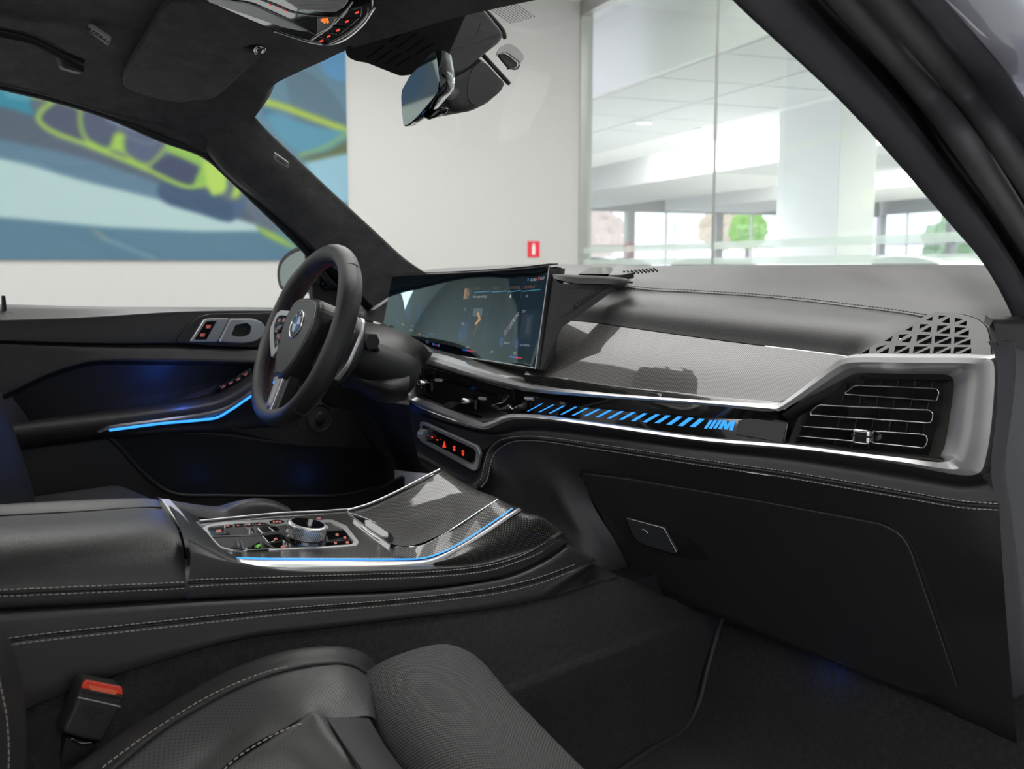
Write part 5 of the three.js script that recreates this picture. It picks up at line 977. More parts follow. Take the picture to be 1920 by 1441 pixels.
  // lock pin
  { const c = onX(8, 583, -.765), p = part('lock_pin', new THREE.CylinderGeometry(.0035, .0048, .034, 14).translate(c.x, c.y + .012, c.z), M.plasticDark, d, 'upright black lock pin'); part('pin_collar', new RoundedBoxGeometry(.022, .012, .028, 2, .004).translate(c.x, c.y - .008, c.z), M.plastic, p); }
  // side glass and its seal
  const gl = driverSeal.slice(1).map((p) => beyond(p, -.80).add(V(0, .004, 0))), base = gl.map((p) => V(-.80, 1.19, p.z));
  part('side_glass', panel([gl, base], 40, { sub: 2 }), M.carGlass, d, 'clear side window pane');
  part('window_seal', tube(driverSeal, .008, { n: 70, seg: 8 }), M.rubber, d, 'black rubber window seal');
  part('window_frame', panel([driverSeal.map((p) => p.clone().add(V(.01, .006, 0))), driverSeal.map((p) => beyond(p, -.80).add(V(0, .006, -.004))), driverSeal.map((p) => beyond(p, -.82).add(V(0, .06, -.03)))], 50, { sub: 2 }), M.plasticDark, d);
  part('mirror_sail', plate([[574, 440], [600, 470], [660, 560], [655, 590], [590, 583], [583, 520]].map(([a, b]) => onX(a, b, -.775)), { t: .02, bevel: .003, r: .006 }), M.plasticDark, d, 'black mirror corner panel');
  part('outer_skin', box(.02, .75, 1.5).translate(-.86, .78, -.85), M.body, d);
}
{ // door mirror outside
  const m = thing('door_mirror', 'dark door mirror with sky tinted glass outside the driver window', 'mirror');
  const X = (l, x) => l.map(([a, b]) => onX(a, b, x));
  const sh = [[514, 515], [518, 490], [534, 468], [556, 458], [580, 457], [600, 470], [604, 530], [592, 556], [560, 552], [524, 548]];
  part('housing', plate(sh.map(([a, b]) => onZ(a, b, -1.22)), { t: .12, bevel: .02, seg: 4, r: .02 }), M.piano, m);
  part('mirror_rim', plate([[519, 515], [522, 493], [537, 474], [558, 464], [584, 462], [596, 475], [598, 528], [588, 548], [545, 546], [524, 542]].map(([a, b]) => onZ(a, b, -1.213)), { t: .006, r: .02 }), M.plastic, m);
  part('mirror_glass', plate([[524, 515], [527, 496], [541, 480], [560, 470], [584, 467], [592, 476], [594, 525], [585, 544], [545, 542], [528, 537]].map(([a, b]) => onZ(a, b, -1.2095)), { t: .003, r: .02 }), M.mirror, m, 'tinted mirror glass');
}
// ---------- centre console ----------
{
  const c = thing('centre_console', 'black leather centre console with carbon fibre top and armrest', 'centre console');
  const zc = (x, y) => [340 + x * .41667, 860 + y * .41667];
  const k = (l) => l.map(([x, y, v]) => v === undefined ? zc(x, y) : [...zc(x, y), v]);
  // upper side body
  const top = cX([[352, 1010, .145], [362, 1018, .146], [386, 1030, .148], [427, 1050, .150], [483, 1064, .15], [632, 1064], [811, 1060], [882, 1055], [944, 1040], [1007, 1019], [1046, 997]]);
  const sA = cX([[355, 1087, .160], [400, 1085], [470, 1083], [590, 1079], [700, 1075.5], [798, 1072], [870, 1066], [923, 1058], [965, 1046], [990, 1035], [1045, 1005]]);
  const sB = cX([[355, 1100, .161], [400, 1097], [470, 1094], [590, 1089.5], [700, 1085.5], [798, 1081.5], [870, 1076], [923, 1068], [970, 1053], [1007, 1039], [1050, 1012]]);
  const low = cX([[355, 1123, .160], [400, 1121], [470, 1118], [590, 1113], [700, 1109], [757, 1106], [882, 1092], [965, 1074], [1005, 1056], [1028, 1042], [1059, 1020]]);
  const under = (r, k = 1.12) => { r.push(CAM.clone().addScaledVector(r.at(-1).clone().sub(CAM), 1 + (k - 1) * .5), CAM.clone().addScaledVector(r.at(-1).clone().sub(CAM), k)); return r; };   // runs on beneath the dashboard
  [top, sA, sB, low].forEach((r) => under(r));
  const sM = sA.map((p, i) => p.clone().lerp(sB[i], .5).add(V(-.002, 0, 0)));
  part('upper_body', panel([top.map((p) => p.clone().add(V(-.03, .0, -.004))), top, top.map((p, i) => p.clone().lerp(sA[i], .35).add(V(.006, 0, 0))), sA, sM, sB, low, low.map((p) => p.clone().add(V(-.03, -.002, 0)))], 80, { sub: 3 }), M.leatherSoft, c, 'leather upper body of the console');
  stuff(part('stitching', [stitches(sA.slice(0, -2)), stitches(sB.slice(0, -2))], M.thread, c, 'pale contrast stitching'));
  part('seam', tube(sM, .0018, { n: 100, seg: 6 }), M.plasticDark, c);
  // lower side panel
  const l0 = cX([[-260, 1166, .150], [0, 1143], [200, 1132], [355, 1123], [590, 1113], [757, 1106], [882, 1092], [965, 1074], [1028, 1043], [1059, 1022]]);
  const l1 = cX([[-260, 1175, .168], [0, 1152], [200, 1141], [355, 1131], [590, 1119], [757, 1111], [882, 1097], [965, 1080], [1032, 1049], [1066, 1026]]);
  const l2 = cX([[-260, 1240, .172], [24, 1195], [241, 1170.5], [402, 1153.5], [548, 1139], [757, 1122], [923, 1102], [1007, 1083], [1069, 1061], [1108, 1047]]);
  const l3 = cX([[-260, 1254, .173], [24, 1208], [241, 1183.5], [402, 1165.5], [548, 1150], [757, 1132.5], [923, 1113.5], [1007, 1094.5], [1069, 1072], [1114, 1054]]);
  const l4 = cX([[-260, 1470, .178], [48, 1329], [161, 1283], [290, 1242], [402, 1206], [563, 1182], [640, 1172], [800, 1154], [977, 1131], [1081, 1104], [1127, 1083], [1160, 1080]]);
  [l0, l1, l2, l3].forEach((r) => under(r));
  const lm = l2.map((p, i) => p.clone().lerp(l3[i], .5).add(V(-.002, 0, 0)));
  part('lower_body', panel([l0, l1, l2, lm, l3, sm(l4, 12), sm(l4, 12).map((p) => p.clone().add(V(-.02, -.004, 0)))], 90, { sub: 3 }), M.leatherSoft, c, 'leather lower flank of the console');
  stuff(part('stitching', [stitches(l2.slice(0, -2)), stitches(l3.slice(0, -2))], M.thread, c, 'pale contrast stitching')); part('seam', tube(lm, .0018, { n: 100, seg: 6 }), M.plasticDark, c);
  part('core', [box(.26, .34, 1.35).translate(.01, .70, -.30)], M.plasticDark, c);
  part('left_flank', panel([[V(-.135, .93, .35), V(-.135, .915, -.5), V(-.125, .885, -.85), V(-.125, .87, -1.1)], [V(-.16, .72, .35), V(-.16, .72, -.5), V(-.16, .72, -.85), V(-.16, .72, -1.2)], [V(-.18, .48, .35), V(-.18, .48, -.5), V(-.18, .48, -.85), V(-.18, .48, -1.3)]], 30, { sub: 3, t: .01 }), M.leather, c, 'driver side flank of the console');
  // armrest lid
  const A = [
    cX([[-260, 985, -.135], [-60, 968], [140, 958], [270, 952], [300, 955], [310, 968]]),
    cX([[-260, 964, -.125], [-60, 949], [140, 938], [250, 934], [288, 935.5], [301, 940]]),
    cX([[-260, 985, -.06], [-60, 970], [150, 958], [270, 950], [302, 952], [313, 958]]),
    cX([[-260, 1030, .085], [-60, 1012], [150, 998], [290, 990], [324, 992], [334, 996]]),
    cX([[-260, 1080, .135], [-60, 1060], [150, 1045], [300, 1036], [338, 1034], [345, 1038]]),
    cX([[-260, 1128, .156], [-60, 1106], [150, 1098], [300, 1092], [340, 1090], [348, 1091]]),
    cX([[-260, 1140, .157], [-60, 1119], [150, 1110], [300, 1104], [340, 1102], [348, 1102]]),
    cX([[-260, 1168, .155], [-60, 1146], [150, 1132], [300, 1124], [340, 1122], [348, 1121]]),
    cX([[-260, 1170, .12], [-60, 1148], [150, 1134], [300, 1126], [336, 1124], [342, 1122]]),
  ];
  const lid = part('armrest_lid', panel(A, 50, { sub: 5, soft: true }), M.leatherSoft, c, 'padded leather armrest lid');
  part('armrest_front', panel([A.slice(1, 8).map((r) => r.at(-1)), A.slice(1, 8).map((r) => r.at(-1).clone().add(V(-.01, -.012, -.004))), A.slice(1, 8).map((r) => r.at(-1).clone().add(V(-.05, -.05, .01)))], 20, { sub: 2 }), M.leatherSoft, lid);
  stuff(part('stitching', [stitches(cX([[-60, 1108, .158], [150, 1099], [300, 1093], [340, 1091], [347, 1091]])), stitches(cX([[-60, 1120, .159], [150, 1111.5], [300, 1105], [340, 1103], [347, 1103]]))], M.thread, lid, 'pale contrast stitching'));
  part('seam', tube(cX([[-60, 1114, .157], [150, 1105], [300, 1099], [346, 1097]]), .0016, { n: 40 }), M.plasticDark, lid);
  part('lid_split', tube(cX([[-260, 984, -.05], [-60, 970, -.055], [150, 959], [270, 951], [302, 951]]), .0014, { n: 40 }), M.plasticDark, lid);
  // console leather between armrest and controls
  const q0 = cX([[300, 938, -.125], [318, 948, -.06], [336, 985, .06], [346, 1020, .12], [352, 1060, .15]]), q1 = cX([[340, 952, -.125], [352, 962, -.07], [366, 992, .04], [392, 1026, .11], [440, 1056, .145]]), q2 = cX([[380, 975, -.125], [372, 980, -.08], [388, 998, .02], [416, 1028, .085], [480, 1062, .146]]);
  part('front_saddle', panel([q0, q1, q2], 24, { sub: 4, soft: true }), M.leatherSoft, c);
  part('lid_latch', plate([[301, 937], [318, 938], [340, 963], [360, 990], [335, 990], [322, 970]].map(([x, y], i) => onX(x, y, [-.10, -.10, -.04, .03, .03, -.02][i])), { t: .008, bevel: .0015, r: .003, lift: .003 }), M.silver, lid, 'silver lid release bar');
  // control plane
  const p1 = plane3(onX(440, 1046, .105), onX(800, 1046, .128), onX(655, 957, -.105)), P = onP(p1);
  const P2 = onP(plane3(onX(655, 957, -.105), onX(822, 886, -.105), onX(958, 962, .115)));
  const pl = (l, off = 0, f = P) => l.map(([x, y]) => f(x, y, off));
  const sgn = p1.n.y > 0 ? 1 : -1;
  const carb = [[362, 978], [376, 976], [520, 963], [655, 955], [700, 972], [735, 1018], [760, 1027], [820, 1020], [842, 1024], [800, 1042], [740, 1046], [600, 1046], [445, 1045], [410, 1034], [372, 998]];
  part('carbon_top', plate(pl(carb), { t: .01, bevel: .001 }), M.carbon, c, 'glossy carbon fibre console top');
  // front rise of carbon around the tray
  const tr = cX([[655, 956, -.11], [690, 946, -.11], [740, 924], [800, 893], [830, 876]]);
  const nearTop = cX([[735, 1046, .12], [800, 1044, .128], [850, 1028, .13], [900, 998, .13], [962, 955, .13]]); under(nearTop);
  const nearIn = cX([[742, 1022, .085], [770, 1025, .09], [800, 1018, .095], [850, 992, .10], [905, 955, .10], [932, 938, .10]]); under(nearIn);
  part('carbon_rail', panel([nearIn, nearTop], 30, { sub: 3 }), M.carbonBig, c, 'carbon fibre edge beside the tray');
  const trayFar = cX([[655, 958, -.105], [690, 949], [740, 927], [800, 896], [826, 882]]), trayNear = cX([[735, 1020, .08], [770, 1023, .088], [850, 990, .098], [905, 953, .098], [932, 936, .098]]), traym = under(trayFar) && under(trayNear) && trayFar.map((p, i) => p.clone().lerp(trayNear[i], .5).add(V(0, -.006, 0)));
  part('tray_cover', panel([trayFar, traym, trayNear], 30, { sub: 5, soft: true }), M.carbonBig, c, 'carbon fibre tray shutter');
  part('tray_edge', tube(cX([[652, 956, -.105], [690, 945], [740, 923], [800, 892], [824, 880]]), .0022, { n: 40 }), M.silver, c, 'bright line along the tray');
  part('tray_edge', tube([P(652, 959, .001), P(690, 996, .001), P(728, 1020, .001), P(742, 1026, .001), ...cX([[765, 1026, .088], [800, 1018], [850, 990, .1], [905, 954, .1], [932, 937, .1]])], .0012, { n: 60 }), M.chrome, c, 'bright line along the tray');
  part('tray_grip', plate([[662, 968], [690, 972], [735, 1000], [740, 1008], [733, 1020], [722, 1012]].map(([x, y]) => P(x, y, .006 * sgn)), { t: .008, bevel: .002, seg: 3, r: .004 }), M.darkChrome, c, 'dark metal shutter grip');
  part('grip_face', plate([[684, 974], [692, 974], [728, 998], [728, 1005], [716, 1004], [685, 984]].map(([x, y]) => P(x, y, .0075 * sgn)), { t: .003, bevel: .0008, r: .003 }), M.greyPlate, c);
  // silver strip and blue line
  const s0 = cX([[440, 1047, .12], [480, 1048, .125], [632, 1049], [740, 1050], [800, 1048, .132], [842, 1033, .134], [880, 1012], [962, 957]]), s9 = 0, s1 = cX([[452, 1054, .142], [490, 1061], [632, 1063], [740, 1062], [812, 1058], [850, 1036], [890, 1013], [972, 960]]); under(s0); under(s1);
  part('silver_strip', panel([s0, s0.map((p, i) => p.clone().lerp(s1[i], .5).add(V(.002, .003, 0))), s1], 50, { sub: 4, soft: true, t: .006 }), M.silver, c, 'broad satin silver strip');
  const bl = cX([[445, 1045.5, .12], [520, 1047, .126], [632, 1047.5], [740, 1048], [798, 1045, .133], [842, 1029, .135], [900, 994], [960, 953]]);
  part('blue_light_line', tube(bl, .0011, { n: 80 }), M.blueGlow, c, 'thin blue light line');
  part('far_edge', tube([P(376, 976, .002), P(520, 962, .002), P(600, 958, .002), P(655, 954, .002)], .0018, { n: 30 }), M.silver, c);
  // carbon flank toward the footwell
  const f0 = cX([[812, 1058, .142], [850, 1037], [890, 1014], [940, 983], [974, 962]]), f1 = cX([[814, 1060, .15], [882, 1056], [944, 1041], [1007, 1020], [1047, 997]]), fm = under(f0) && under(f1) && f0.map((p, i) => p.clone().lerp(f1[i], .45).add(V(.006, .006, 0)));
  part('carbon_flank', panel([f0, fm, f1], 30, { sub: 4, soft: true }), M.carbonBig, c, 'carbon fibre flank under the dashboard');

  // control cluster
  const zk = (x, y) => [370 + x / 6, 930 + y / 6];
  const K = (l, off = 0) => l.map(([x, y]) => P(...zk(x, y), off * sgn));
  const o = [[55, 355], [110, 320], [300, 290], [800, 258], [1000, 250], [1520, 262], [1680, 330], [1820, 510], [1800, 548], [1700, 560], [900, 598], [520, 615], [380, 608], [230, 575], [100, 440]];
  const i2 = [[105, 360], [150, 335], [330, 318], [700, 290], [900, 330], [1000, 310], [1500, 290], [1640, 355], [1770, 505], [1740, 540], [1650, 548], [900, 585], [520, 602], [390, 595], [262, 565], [150, 445]];
  const cl = part('control_panel', plate(K(o, .0015), { t: .004, bevel: .0006, r: .003, holes: [K(i2, .0015)], hr: .003 }), M.silver, c, 'silver framed control cluster');
  part('cluster_face', plate(K(i2, -.0005), { t: .002, r: .003 }), M.piano, cl);
  const btn = (l, m = M.piano, h = .0015, sym, label) => { const b = part('button', plate(K(l, h), { t: .004, bevel: .0006, r: .0012 }), m, cl, label); return b; };
  const sym = (x, y, w = 28, h = 16, m = M.redDim) => part('symbol', plate(K([[x - w, y - h * .6], [x + w * .6, y - h], [x + w, y + h * .6], [x - w * .6, y + h]], .0021), { t: .0006, r: .0006 }), m, cl);
  btn([[120, 350], [275, 318], [370, 420], [165, 440]]); sym(242, 390, 34, 18);
  btn([[290, 318], [380, 312], [400, 335], [320, 345]]); btn([[395, 308], [510, 302], [520, 328], [415, 334]]); btn([[522, 300], [630, 294], [640, 320], [535, 327]]); btn([[642, 294], [760, 300], [830, 318], [655, 320]]);
  sym(342, 328, 16, 8); sym(460, 325, 14, 8); sym(580, 318, 14, 8); sym(700, 312, 14, 8);
  part('storage_well', plate(K([[355, 362], [540, 350], [575, 375], [560, 430], [420, 445]], .0006), { t: .002 }), M.plasticDark, cl); btn([[590, 362], [660, 350], [720, 410], [630, 425]], M.piano, .001); btn([[675, 350], [790, 345], [860, 395], [730, 412]], M.darkChrome, .001); btn([[800, 345], [880, 335], [940, 380], [870, 395]], M.piano, .001);
  part('joint', plate(K([[160, 442], [720, 428], [720, 440], [170, 455]], .0012), { t: .002 }), M.gunmetal, cl);
  part('gear_well', plate(K([[180, 460], [730, 440], [870, 588], [500, 600], [280, 570]], .0004), { t: .002, r: .002 }), M.plasticDark, cl);
  // gear selector
  const gs = part('gear_selector', panel([K([[410, 545], [445, 580], [520, 600], [540, 590], [480, 540]], .001), K([[420, 500], [440, 520], [490, 570], [525, 560], [470, 490]], .014), K([[440, 470], [448, 478], [480, 500], [490, 490], [460, 468]], .026)], 14, { sub: 2 }), M.silver, cl, 'short silver gear selector blade');
  part('gear_display', plate(K([[545, 580], [720, 500], [840, 580], [800, 592], [560, 602]], .003), { t: .004, bevel: .0006 }), M.piano, cl); part('symbol', plate(K([[650, 560], [690, 535], [720, 545], [680, 575]], .0036), { t: .0005 }), std({ color: rgb(.1, .3, .05), emissive: rgb(.2, .8, .05), emissiveIntensity: .25 }), cl, 'green lit letter field'); sym(735, 578, 36, 10, M.redGlow);
  btn([[730, 440], [960, 420], [980, 470], [800, 520]]); sym(880, 478, 22, 14); btn([[810, 530], [980, 500], [1040, 570], [900, 585]]); sym(962, 566, 24, 16);
  btn([[1440, 395], [1660, 385], [1720, 470], [1480, 490]]); sym(1572, 428, 20, 14); sym(1660, 462, 18, 14); btn([[1410, 520], [1720, 490], [1760, 530], [1440, 565]]); sym(1555, 522, 18, 12); sym(1688, 516, 20, 14);
  btn([[1100, 262], [1240, 255], [1260, 268], [1120, 275]]); sym(1180, 262, 22, 10); btn([[1260, 250], [1400, 248], [1440, 268], [1280, 268]]); sym(1368, 246, 24, 10); part('storage_well', plate(K([[1420, 335], [1500, 320], [1655, 375], [1480, 385]], .0006), { t: .002 }), M.plasticDark, cl);
  { const sb = part('start_button', plate(K([[805, 282], [850, 265], [920, 260], [975, 272], [985, 285], [930, 302], [860, 304], [812, 295]], .003), { t: .004, bevel: .0006, r: .004 }), M.piano, cl, 'oval start button'); for (const x of [862, 895, 928]) part('symbol', plate(K([[x - 12, 276], [x + 10, 274], [x + 14, 292], [x - 8, 294]], .0036), { t: .0005 }), M.redDim, sb); }
  // rotary knob
  const kc = P(...zk(1205, 500), 0), nn = p1.n.clone().multiplyScalar(sgn), fr = { u: V(1, 0, 0) };
  const kn = part('rotary_knob', lay(new THREE.LatheGeometry([[.0, .026], [.0245, .026], [.027, .0255], [.0285, .0235], [.0285, .0075], [.027, .006], [.0, .006]].map(([a, b]) => new THREE.Vector2(a, b)), 64).rotateX(Math.PI / 2), kc, fr.u, nn), M.silver, cl, 'knurled silver rotary controller');
  part('knob_glass', lay(new THREE.CylinderGeometry(.0235, .0235, .002, 48).rotateX(Math.PI / 2).translate(0, 0, .0258), kc, fr.u, nn), M.piano, kn);
  part('knob_foot', lay(new THREE.CylinderGeometry(.030, .031, .006, 48).rotateX(Math.PI / 2).translate(0, 0, .003), kc, fr.u, nn), M.piano, kn);
  const kl = []; for (let i = 0; i < 56; i++) for (const s of [-1, 1]) { const b = box(.0007, .0007, .0205).rotateX(s * .6).translate(.0286, 0, .0155); b.rotateZ(i / 56 * Math.PI * 2); kl.push(b); }
  stuff(part('knurling', lay(merge(kl), kc, fr.u, nn), M.darkChrome, kn));
}
// ---------- seats, belt buckle ----------
{
  const s = thing('passenger_seat', 'black leather sports passenger seat with perforated centre and stitched bolsters', 'car seat');
  // side bolster of the cushion
  const b0 = cX([[60, 1520, .225], [150, 1448], [240, 1384], [300, 1347], [380, 1300], [450, 1264], [520, 1240], [580, 1228], [640, 1226], [688, 1240], [712, 1268]]).map((p) => p.clone().add(V(-.01, -.12, 0)));
  const b1 = cX([[60, 1495, .228], [150, 1428], [240, 1366], [300, 1330], [380, 1283], [450, 1248], [520, 1225], [580, 1215], [640, 1214], [688, 1230], [715, 1262]]);
  const b2 = cX([[110, 1495, .262], [180, 1438], [260, 1372], [320, 1338], [400, 1290], [470, 1259], [540, 1236], [590, 1229], [640, 1228], [680, 1240], [705, 1268]]);
  const b3 = cX([[150, 1495, .288], [212, 1440], [300, 1368], [360, 1331], [430, 1293], [503, 1264], [560, 1250], [604, 1244], [640, 1243], [670, 1252], [693, 1268]]);
  part('cushion_bolster', panel([b0, b1, b2, b3], 50, { sub: 5, soft: true }), M.leatherSoft, s, 'raised leather side bolster');
  stuff(part('stitching', [stitches(cX([[60, 1498, .230], [150, 1431], [240, 1369], [300, 1333], [380, 1286], [450, 1251], [520, 1228]]), { r: .0005 }), stitches(cX([[190, 1440, .28], [225, 1413, .28], [302, 1359], [402, 1299], [503, 1258], [560, 1246], [604, 1240], [640, 1239], [670, 1248], [690, 1260]]))], M.thread, s, 'pale contrast stitching'));
  part('piping', tube(b3.map((p) => p.clone().add(V(.002, .001, 0))), .0026, { n: 60 }), M.leatherSoft, s);
  const b4 = cX([[240, 1520, .335], [330, 1450], [400, 1392], [460, 1352], [530, 1308], [590, 1285], [640, 1275], [670, 1280], [690, 1290], [698, 1300]]);
  const b5 = cX([[330, 1520, .38], [400, 1455], [465, 1400], [530, 1366], [582, 1340], [620, 1345], [650, 1344], [690, 1342], [700, 1345], [705, 1350]]);
  part('perforated_panel', panel([b3, b4, b5], 50, { sub: 5, soft: true }), M.perf, s, 'perforated leather between bolster and cushion');
  // centre cushion
  const c1 = cX([[380, 1500, .39], [420, 1445], [503, 1388], [560, 1352], [582, 1334], [605, 1342], [622, 1362]]), c2 = cX([[440, 1520, .43], [480, 1470], [540, 1410], [585, 1385], [610, 1372], [635, 1378], [655, 1400]]), c3 = cX([[560, 1600, .53], [590, 1560], [640, 1510], [680, 1480], [700, 1470], [715, 1480], [725, 1500]]);
  part('cushion', panel([c1.map((p) => p.clone().add(V(-.004, -.03, 0))), c1, c2, c3], 40, { sub: 5, soft: true }), M.perf, s, 'raised perforated centre cushion');
  stuff(part('stitching', stitches(cX([[395, 1480, .40], [430, 1432, .40], [503, 1383], [563, 1357], [600, 1357], [622, 1366]])), M.thread, s));
  // pull-out strip before the thigh roll
  const d1 = cX([[612, 1345, .40], [650, 1344, .39], [692, 1346, .38]]), d2 = cX([[650, 1400, .47], [690, 1398, .46], [722, 1398, .44]]), d3 = cX([[720, 1500, .58], [770, 1500, .57], [800, 1500, .55]]);
  part('front_strip', panel([d1, d2, d3], 16, { sub: 4 }), M.leather, s);
  part('strip_seam', tube(cX([[655, 1345, .39], [662, 1365, .41], [700, 1441, .50], [720, 1470, .53]]), .0012, { n: 20 }), M.plasticDark, s); part('strip_seam', tube(cX([[616, 1348, .40], [640, 1385, .44], [680, 1450, .51]]), .0018, { n: 20 }), M.plasticDark, s);
  // thigh roll
  const sec = (x, zr, zf, y, h) => { const zc = (zr + zf) / 2, a = (zr - zf) / 2; const l = []; for (let i = 0; i <= 14; i++) { const t = -0.25 + (Math.PI + .5) * i / 14; const ex = .72; const cx = Math.cos(t), sy = Math.sin(t); l.push(V(x, y + h * Math.sign(sy) * Math.pow(Math.abs(sy), ex), zc + a * Math.sign(cx) * Math.pow(Math.abs(cx), ex))); } return l; };
  const X0 = .262; const rows = [sec(X0 - .004, -.66, -.735, .752, .02), sec(X0 + .006, -.622, -.775, .748, .055), sec(X0 + .028, -.605, -.795, .744, .078), sec(X0 + .07, -.592, -.793, .742, .088), sec(.45, -.565, -.745, .742, .090), sec(.58, -.535, -.70, .742, .088), sec(.70, -.51, -.66, .742, .082), sec(.75, -.52, -.64, .74, .06)];
  part('thigh_roll', panel(rows, 29, { sub: 4, soft: true }), M.weave, s, 'thick thigh support with a woven grain');
  part('seat_base', box(.42, .22, .5).translate(.50, .60, -.45), M.plasticDark, s);
  // backrest bolster at the left edge of the view
  const e = cX([[-160, 940, .29], [-90, 1040], [-30, 1130], [0, 1172], [20, 1212], [35, 1262], [43, 1320], [46, 1380], [44, 1445], [36, 1520]]), e1 = cX([[-220, 960, .33], [-130, 1060], [-70, 1150], [-36, 1192], [-10, 1240], [2, 1290], [12, 1340], [16, 1390], [16, 1450], [10, 1520]]), e2 = cX([[-330, 990, .42], [-240, 1090], [-170, 1180], [-130, 1230], [-100, 1280], [-85, 1330], [-75, 1380], [-70, 1430], [-70, 1480], [-75, 1540]]);
  const e0 = e.map((p) => p.clone().add(V(-.03, -.01, .08)));
  part('backrest_bolster', panel([e0, e, e1, e2], 40, { sub: 5, soft: true }), M.leatherSoft, s, 'backrest side bolster');
  stuff(part('stitching', [stitches(e.map((p) => p.clone().add(V(.012, 0, .004)))), stitches(e1)], M.thread, s));
  part('backrest', new RoundedBoxGeometry(.44, .75, .16, 4, .06).rotateX(-.25).translate(.50, 1.12, .0), M.leather, s);
}
{ // driver seat: cushion edge and backrest
  const s = thing('driver_seat', 'black leather driver seat seen beyond the centre console', 'car seat');
  const r0 = cX([[330, 940, -.22], [370, 934], [420, 940], [470, 950], [500, 960]]);
  part('cushion_bolster', panel([cX([[300, 950, -.20], [350, 965], [440, 975], [520, 975], [560, 980]]), cX([[300, 938, -.21], [350, 950, -.21], [420, 960], [440, 950], [475, 940], [510, 942], [545, 955]]), cX([[300, 935, -.26], [350, 945, -.26], [420, 952], [440, 946], [480, 938], [515, 940], [550, 955]]).map((p) => p.clone().add(V(-.02, 0, 0)))], 30, { sub: 3, soft: true }), M.leather, s);
  const mk = (l, x) => cX(l, x);
  part('cushion', new RoundedBoxGeometry(.46, .14, .52, 4, .05).translate(-.42, .82, -.45), M.leather, s);
  // backrest front edge leaning back at the far left
  const g0 = mk([[-60, 640], [-30, 690], [0, 745], [25, 820], [45, 880], [62, 945]], -.60), g1 = g0.map((p) => p.clone().add(V(.30, .0, .16))), gb = g0.map((p) => p.clone().add(V(0, 0, .14)));
  part('backrest', panel([gb, g0, g0.map((p) => p.clone().add(V(.06, 0, .02))), g1.map((p) => p.clone().add(V(-.1, 0, 0)))], 20, { sub: 4, soft: true }), M.leather, s);
  part('backrest_edge', tube(mk([[-8, 730, -.598], [15, 790], [35, 850], [50, 905], [60, 945]]), .0022, { n: 20 }), M.greyPlate, s);
}
{
  const b = thing('belt_buckle', 'black seat belt buckle with bright red release button beside the seat', 'seat belt buckle');
  const X = .212, q = (l, x = X) => l.map(([a, c]) => onX(a, c, x));
  const body = [[160, 1273], [231, 1287], [234, 1308], [224, 1330], [198, 1384], [188, 1392], [122, 1376], [119, 1366], [136, 1330], [150, 1290]];
  part('buckle_body', plate(q(body), { t: .026, bevel: .004, seg: 3, r: [.004, .004, .003, .004, .006, .006, .008, .006, .004, .004] }), M.plastic, b);
  part('buckle_lip', plate(q([[153, 1291], [231, 1304], [230, 1311], [152, 1298]], X + .0012), { t: .004, bevel: .001, r: .001 }), M.greyPlate.clone(), b).material = M.plastic;
  const rb = part('release_button', plate(q([[162, 1275], [229, 1288], [231, 1303], [154, 1290], [155, 1284]], X + .001), { t: .006, bevel: .001, r: .002 }), M.buckleRed, b, 'bright red release button');
  part('button_hollow', plate(q([[166, 1284], [221, 1295], [216, 1302], [170, 1293]], X + .0014), { t: .001, r: .001 }), std({ color: rgb(.85, .16, .08), roughness: .4 }), rb);
  part('buckle_line', tube(q([[147, 1307], [185, 1315], [225, 1324]], X + .0008), .0006, { n: 10 }), M.greyPlate, b);
  const f = frameOf(q(body)); const rt = q([[231, 1304]])[0].sub(q([[153, 1291]])[0]);
  part('mark', [lay(lettering('PRESS', .0062, .0004, fontR), q([[175, 1330]], X + .0004)[0], rt, f.n), lay(lettering('BR', .0062, .0004, fontR), q([[173, 1341]], X + .0004)[0], rt, f.n), lay(lettering('v', .006, .0004, fontR), q([[171, 1350]], X + .0004)[0], rt, f.n)], M.rubber, b, 'small embossed marks');
  part('buckle_stalk', panel([q([[124, 1382], [150, 1388], [182, 1396]], X - .006), q([[116, 1420], [145, 1430], [180, 1430]], X - .006), q([[104, 1500], [140, 1510], [180, 1510]], X - .01)], 10, { sub: 3, t: .012 }), M.plasticDark, b);
  part('stalk_clip', tube(q([[135, 1384], [150, 1393], [170, 1392]], X - .002), .0012, { n: 12 }), M.darkChrome, b);
}
// ---------- overhead: visor, roof console, mirror, handle ----------
{ // sun visor
  const v = thing('sun_visor', 'folded suede sun visor under the roof lining above the driver window', 'sun visor');
  const pl = plane3(onX(229, 152, -.50), onX(395, 188, -.47), onX(528, 62, -.12)), P = onP(pl);
  const o = [[318, 2], [300, 28], [243, 122], [229, 150], [231, 163], [250, 173], [300, 188], [345, 194], [362, 189], [393, 188], [408, 182], [486, 112], [488, 103], [480, 99], [462, 96], [455, 90], [480, 84], [505, 88], [522, 80], [531, 68], [528, 60], [470, 36], [390, 2]];
  const f = frameOf(o.map(([x, y]) => P(x, y)), V(-.2, 1.0, -.4));
  part('visor_flap', plate(o.map(([x, y]) => P(x, y)), { t: .018, bevel: .005, seg: 3, r: .008, frame: f }), M.suede, v);
  part('visor_clip', tube([[480, 99], [478, 92], [486, 87], [495, 90], [492, 97]].map(([x, y]) => P(x, y, .002)), .003, { n: 20 }), M.darkChrome, v, 'small glossy hinge clip');
}
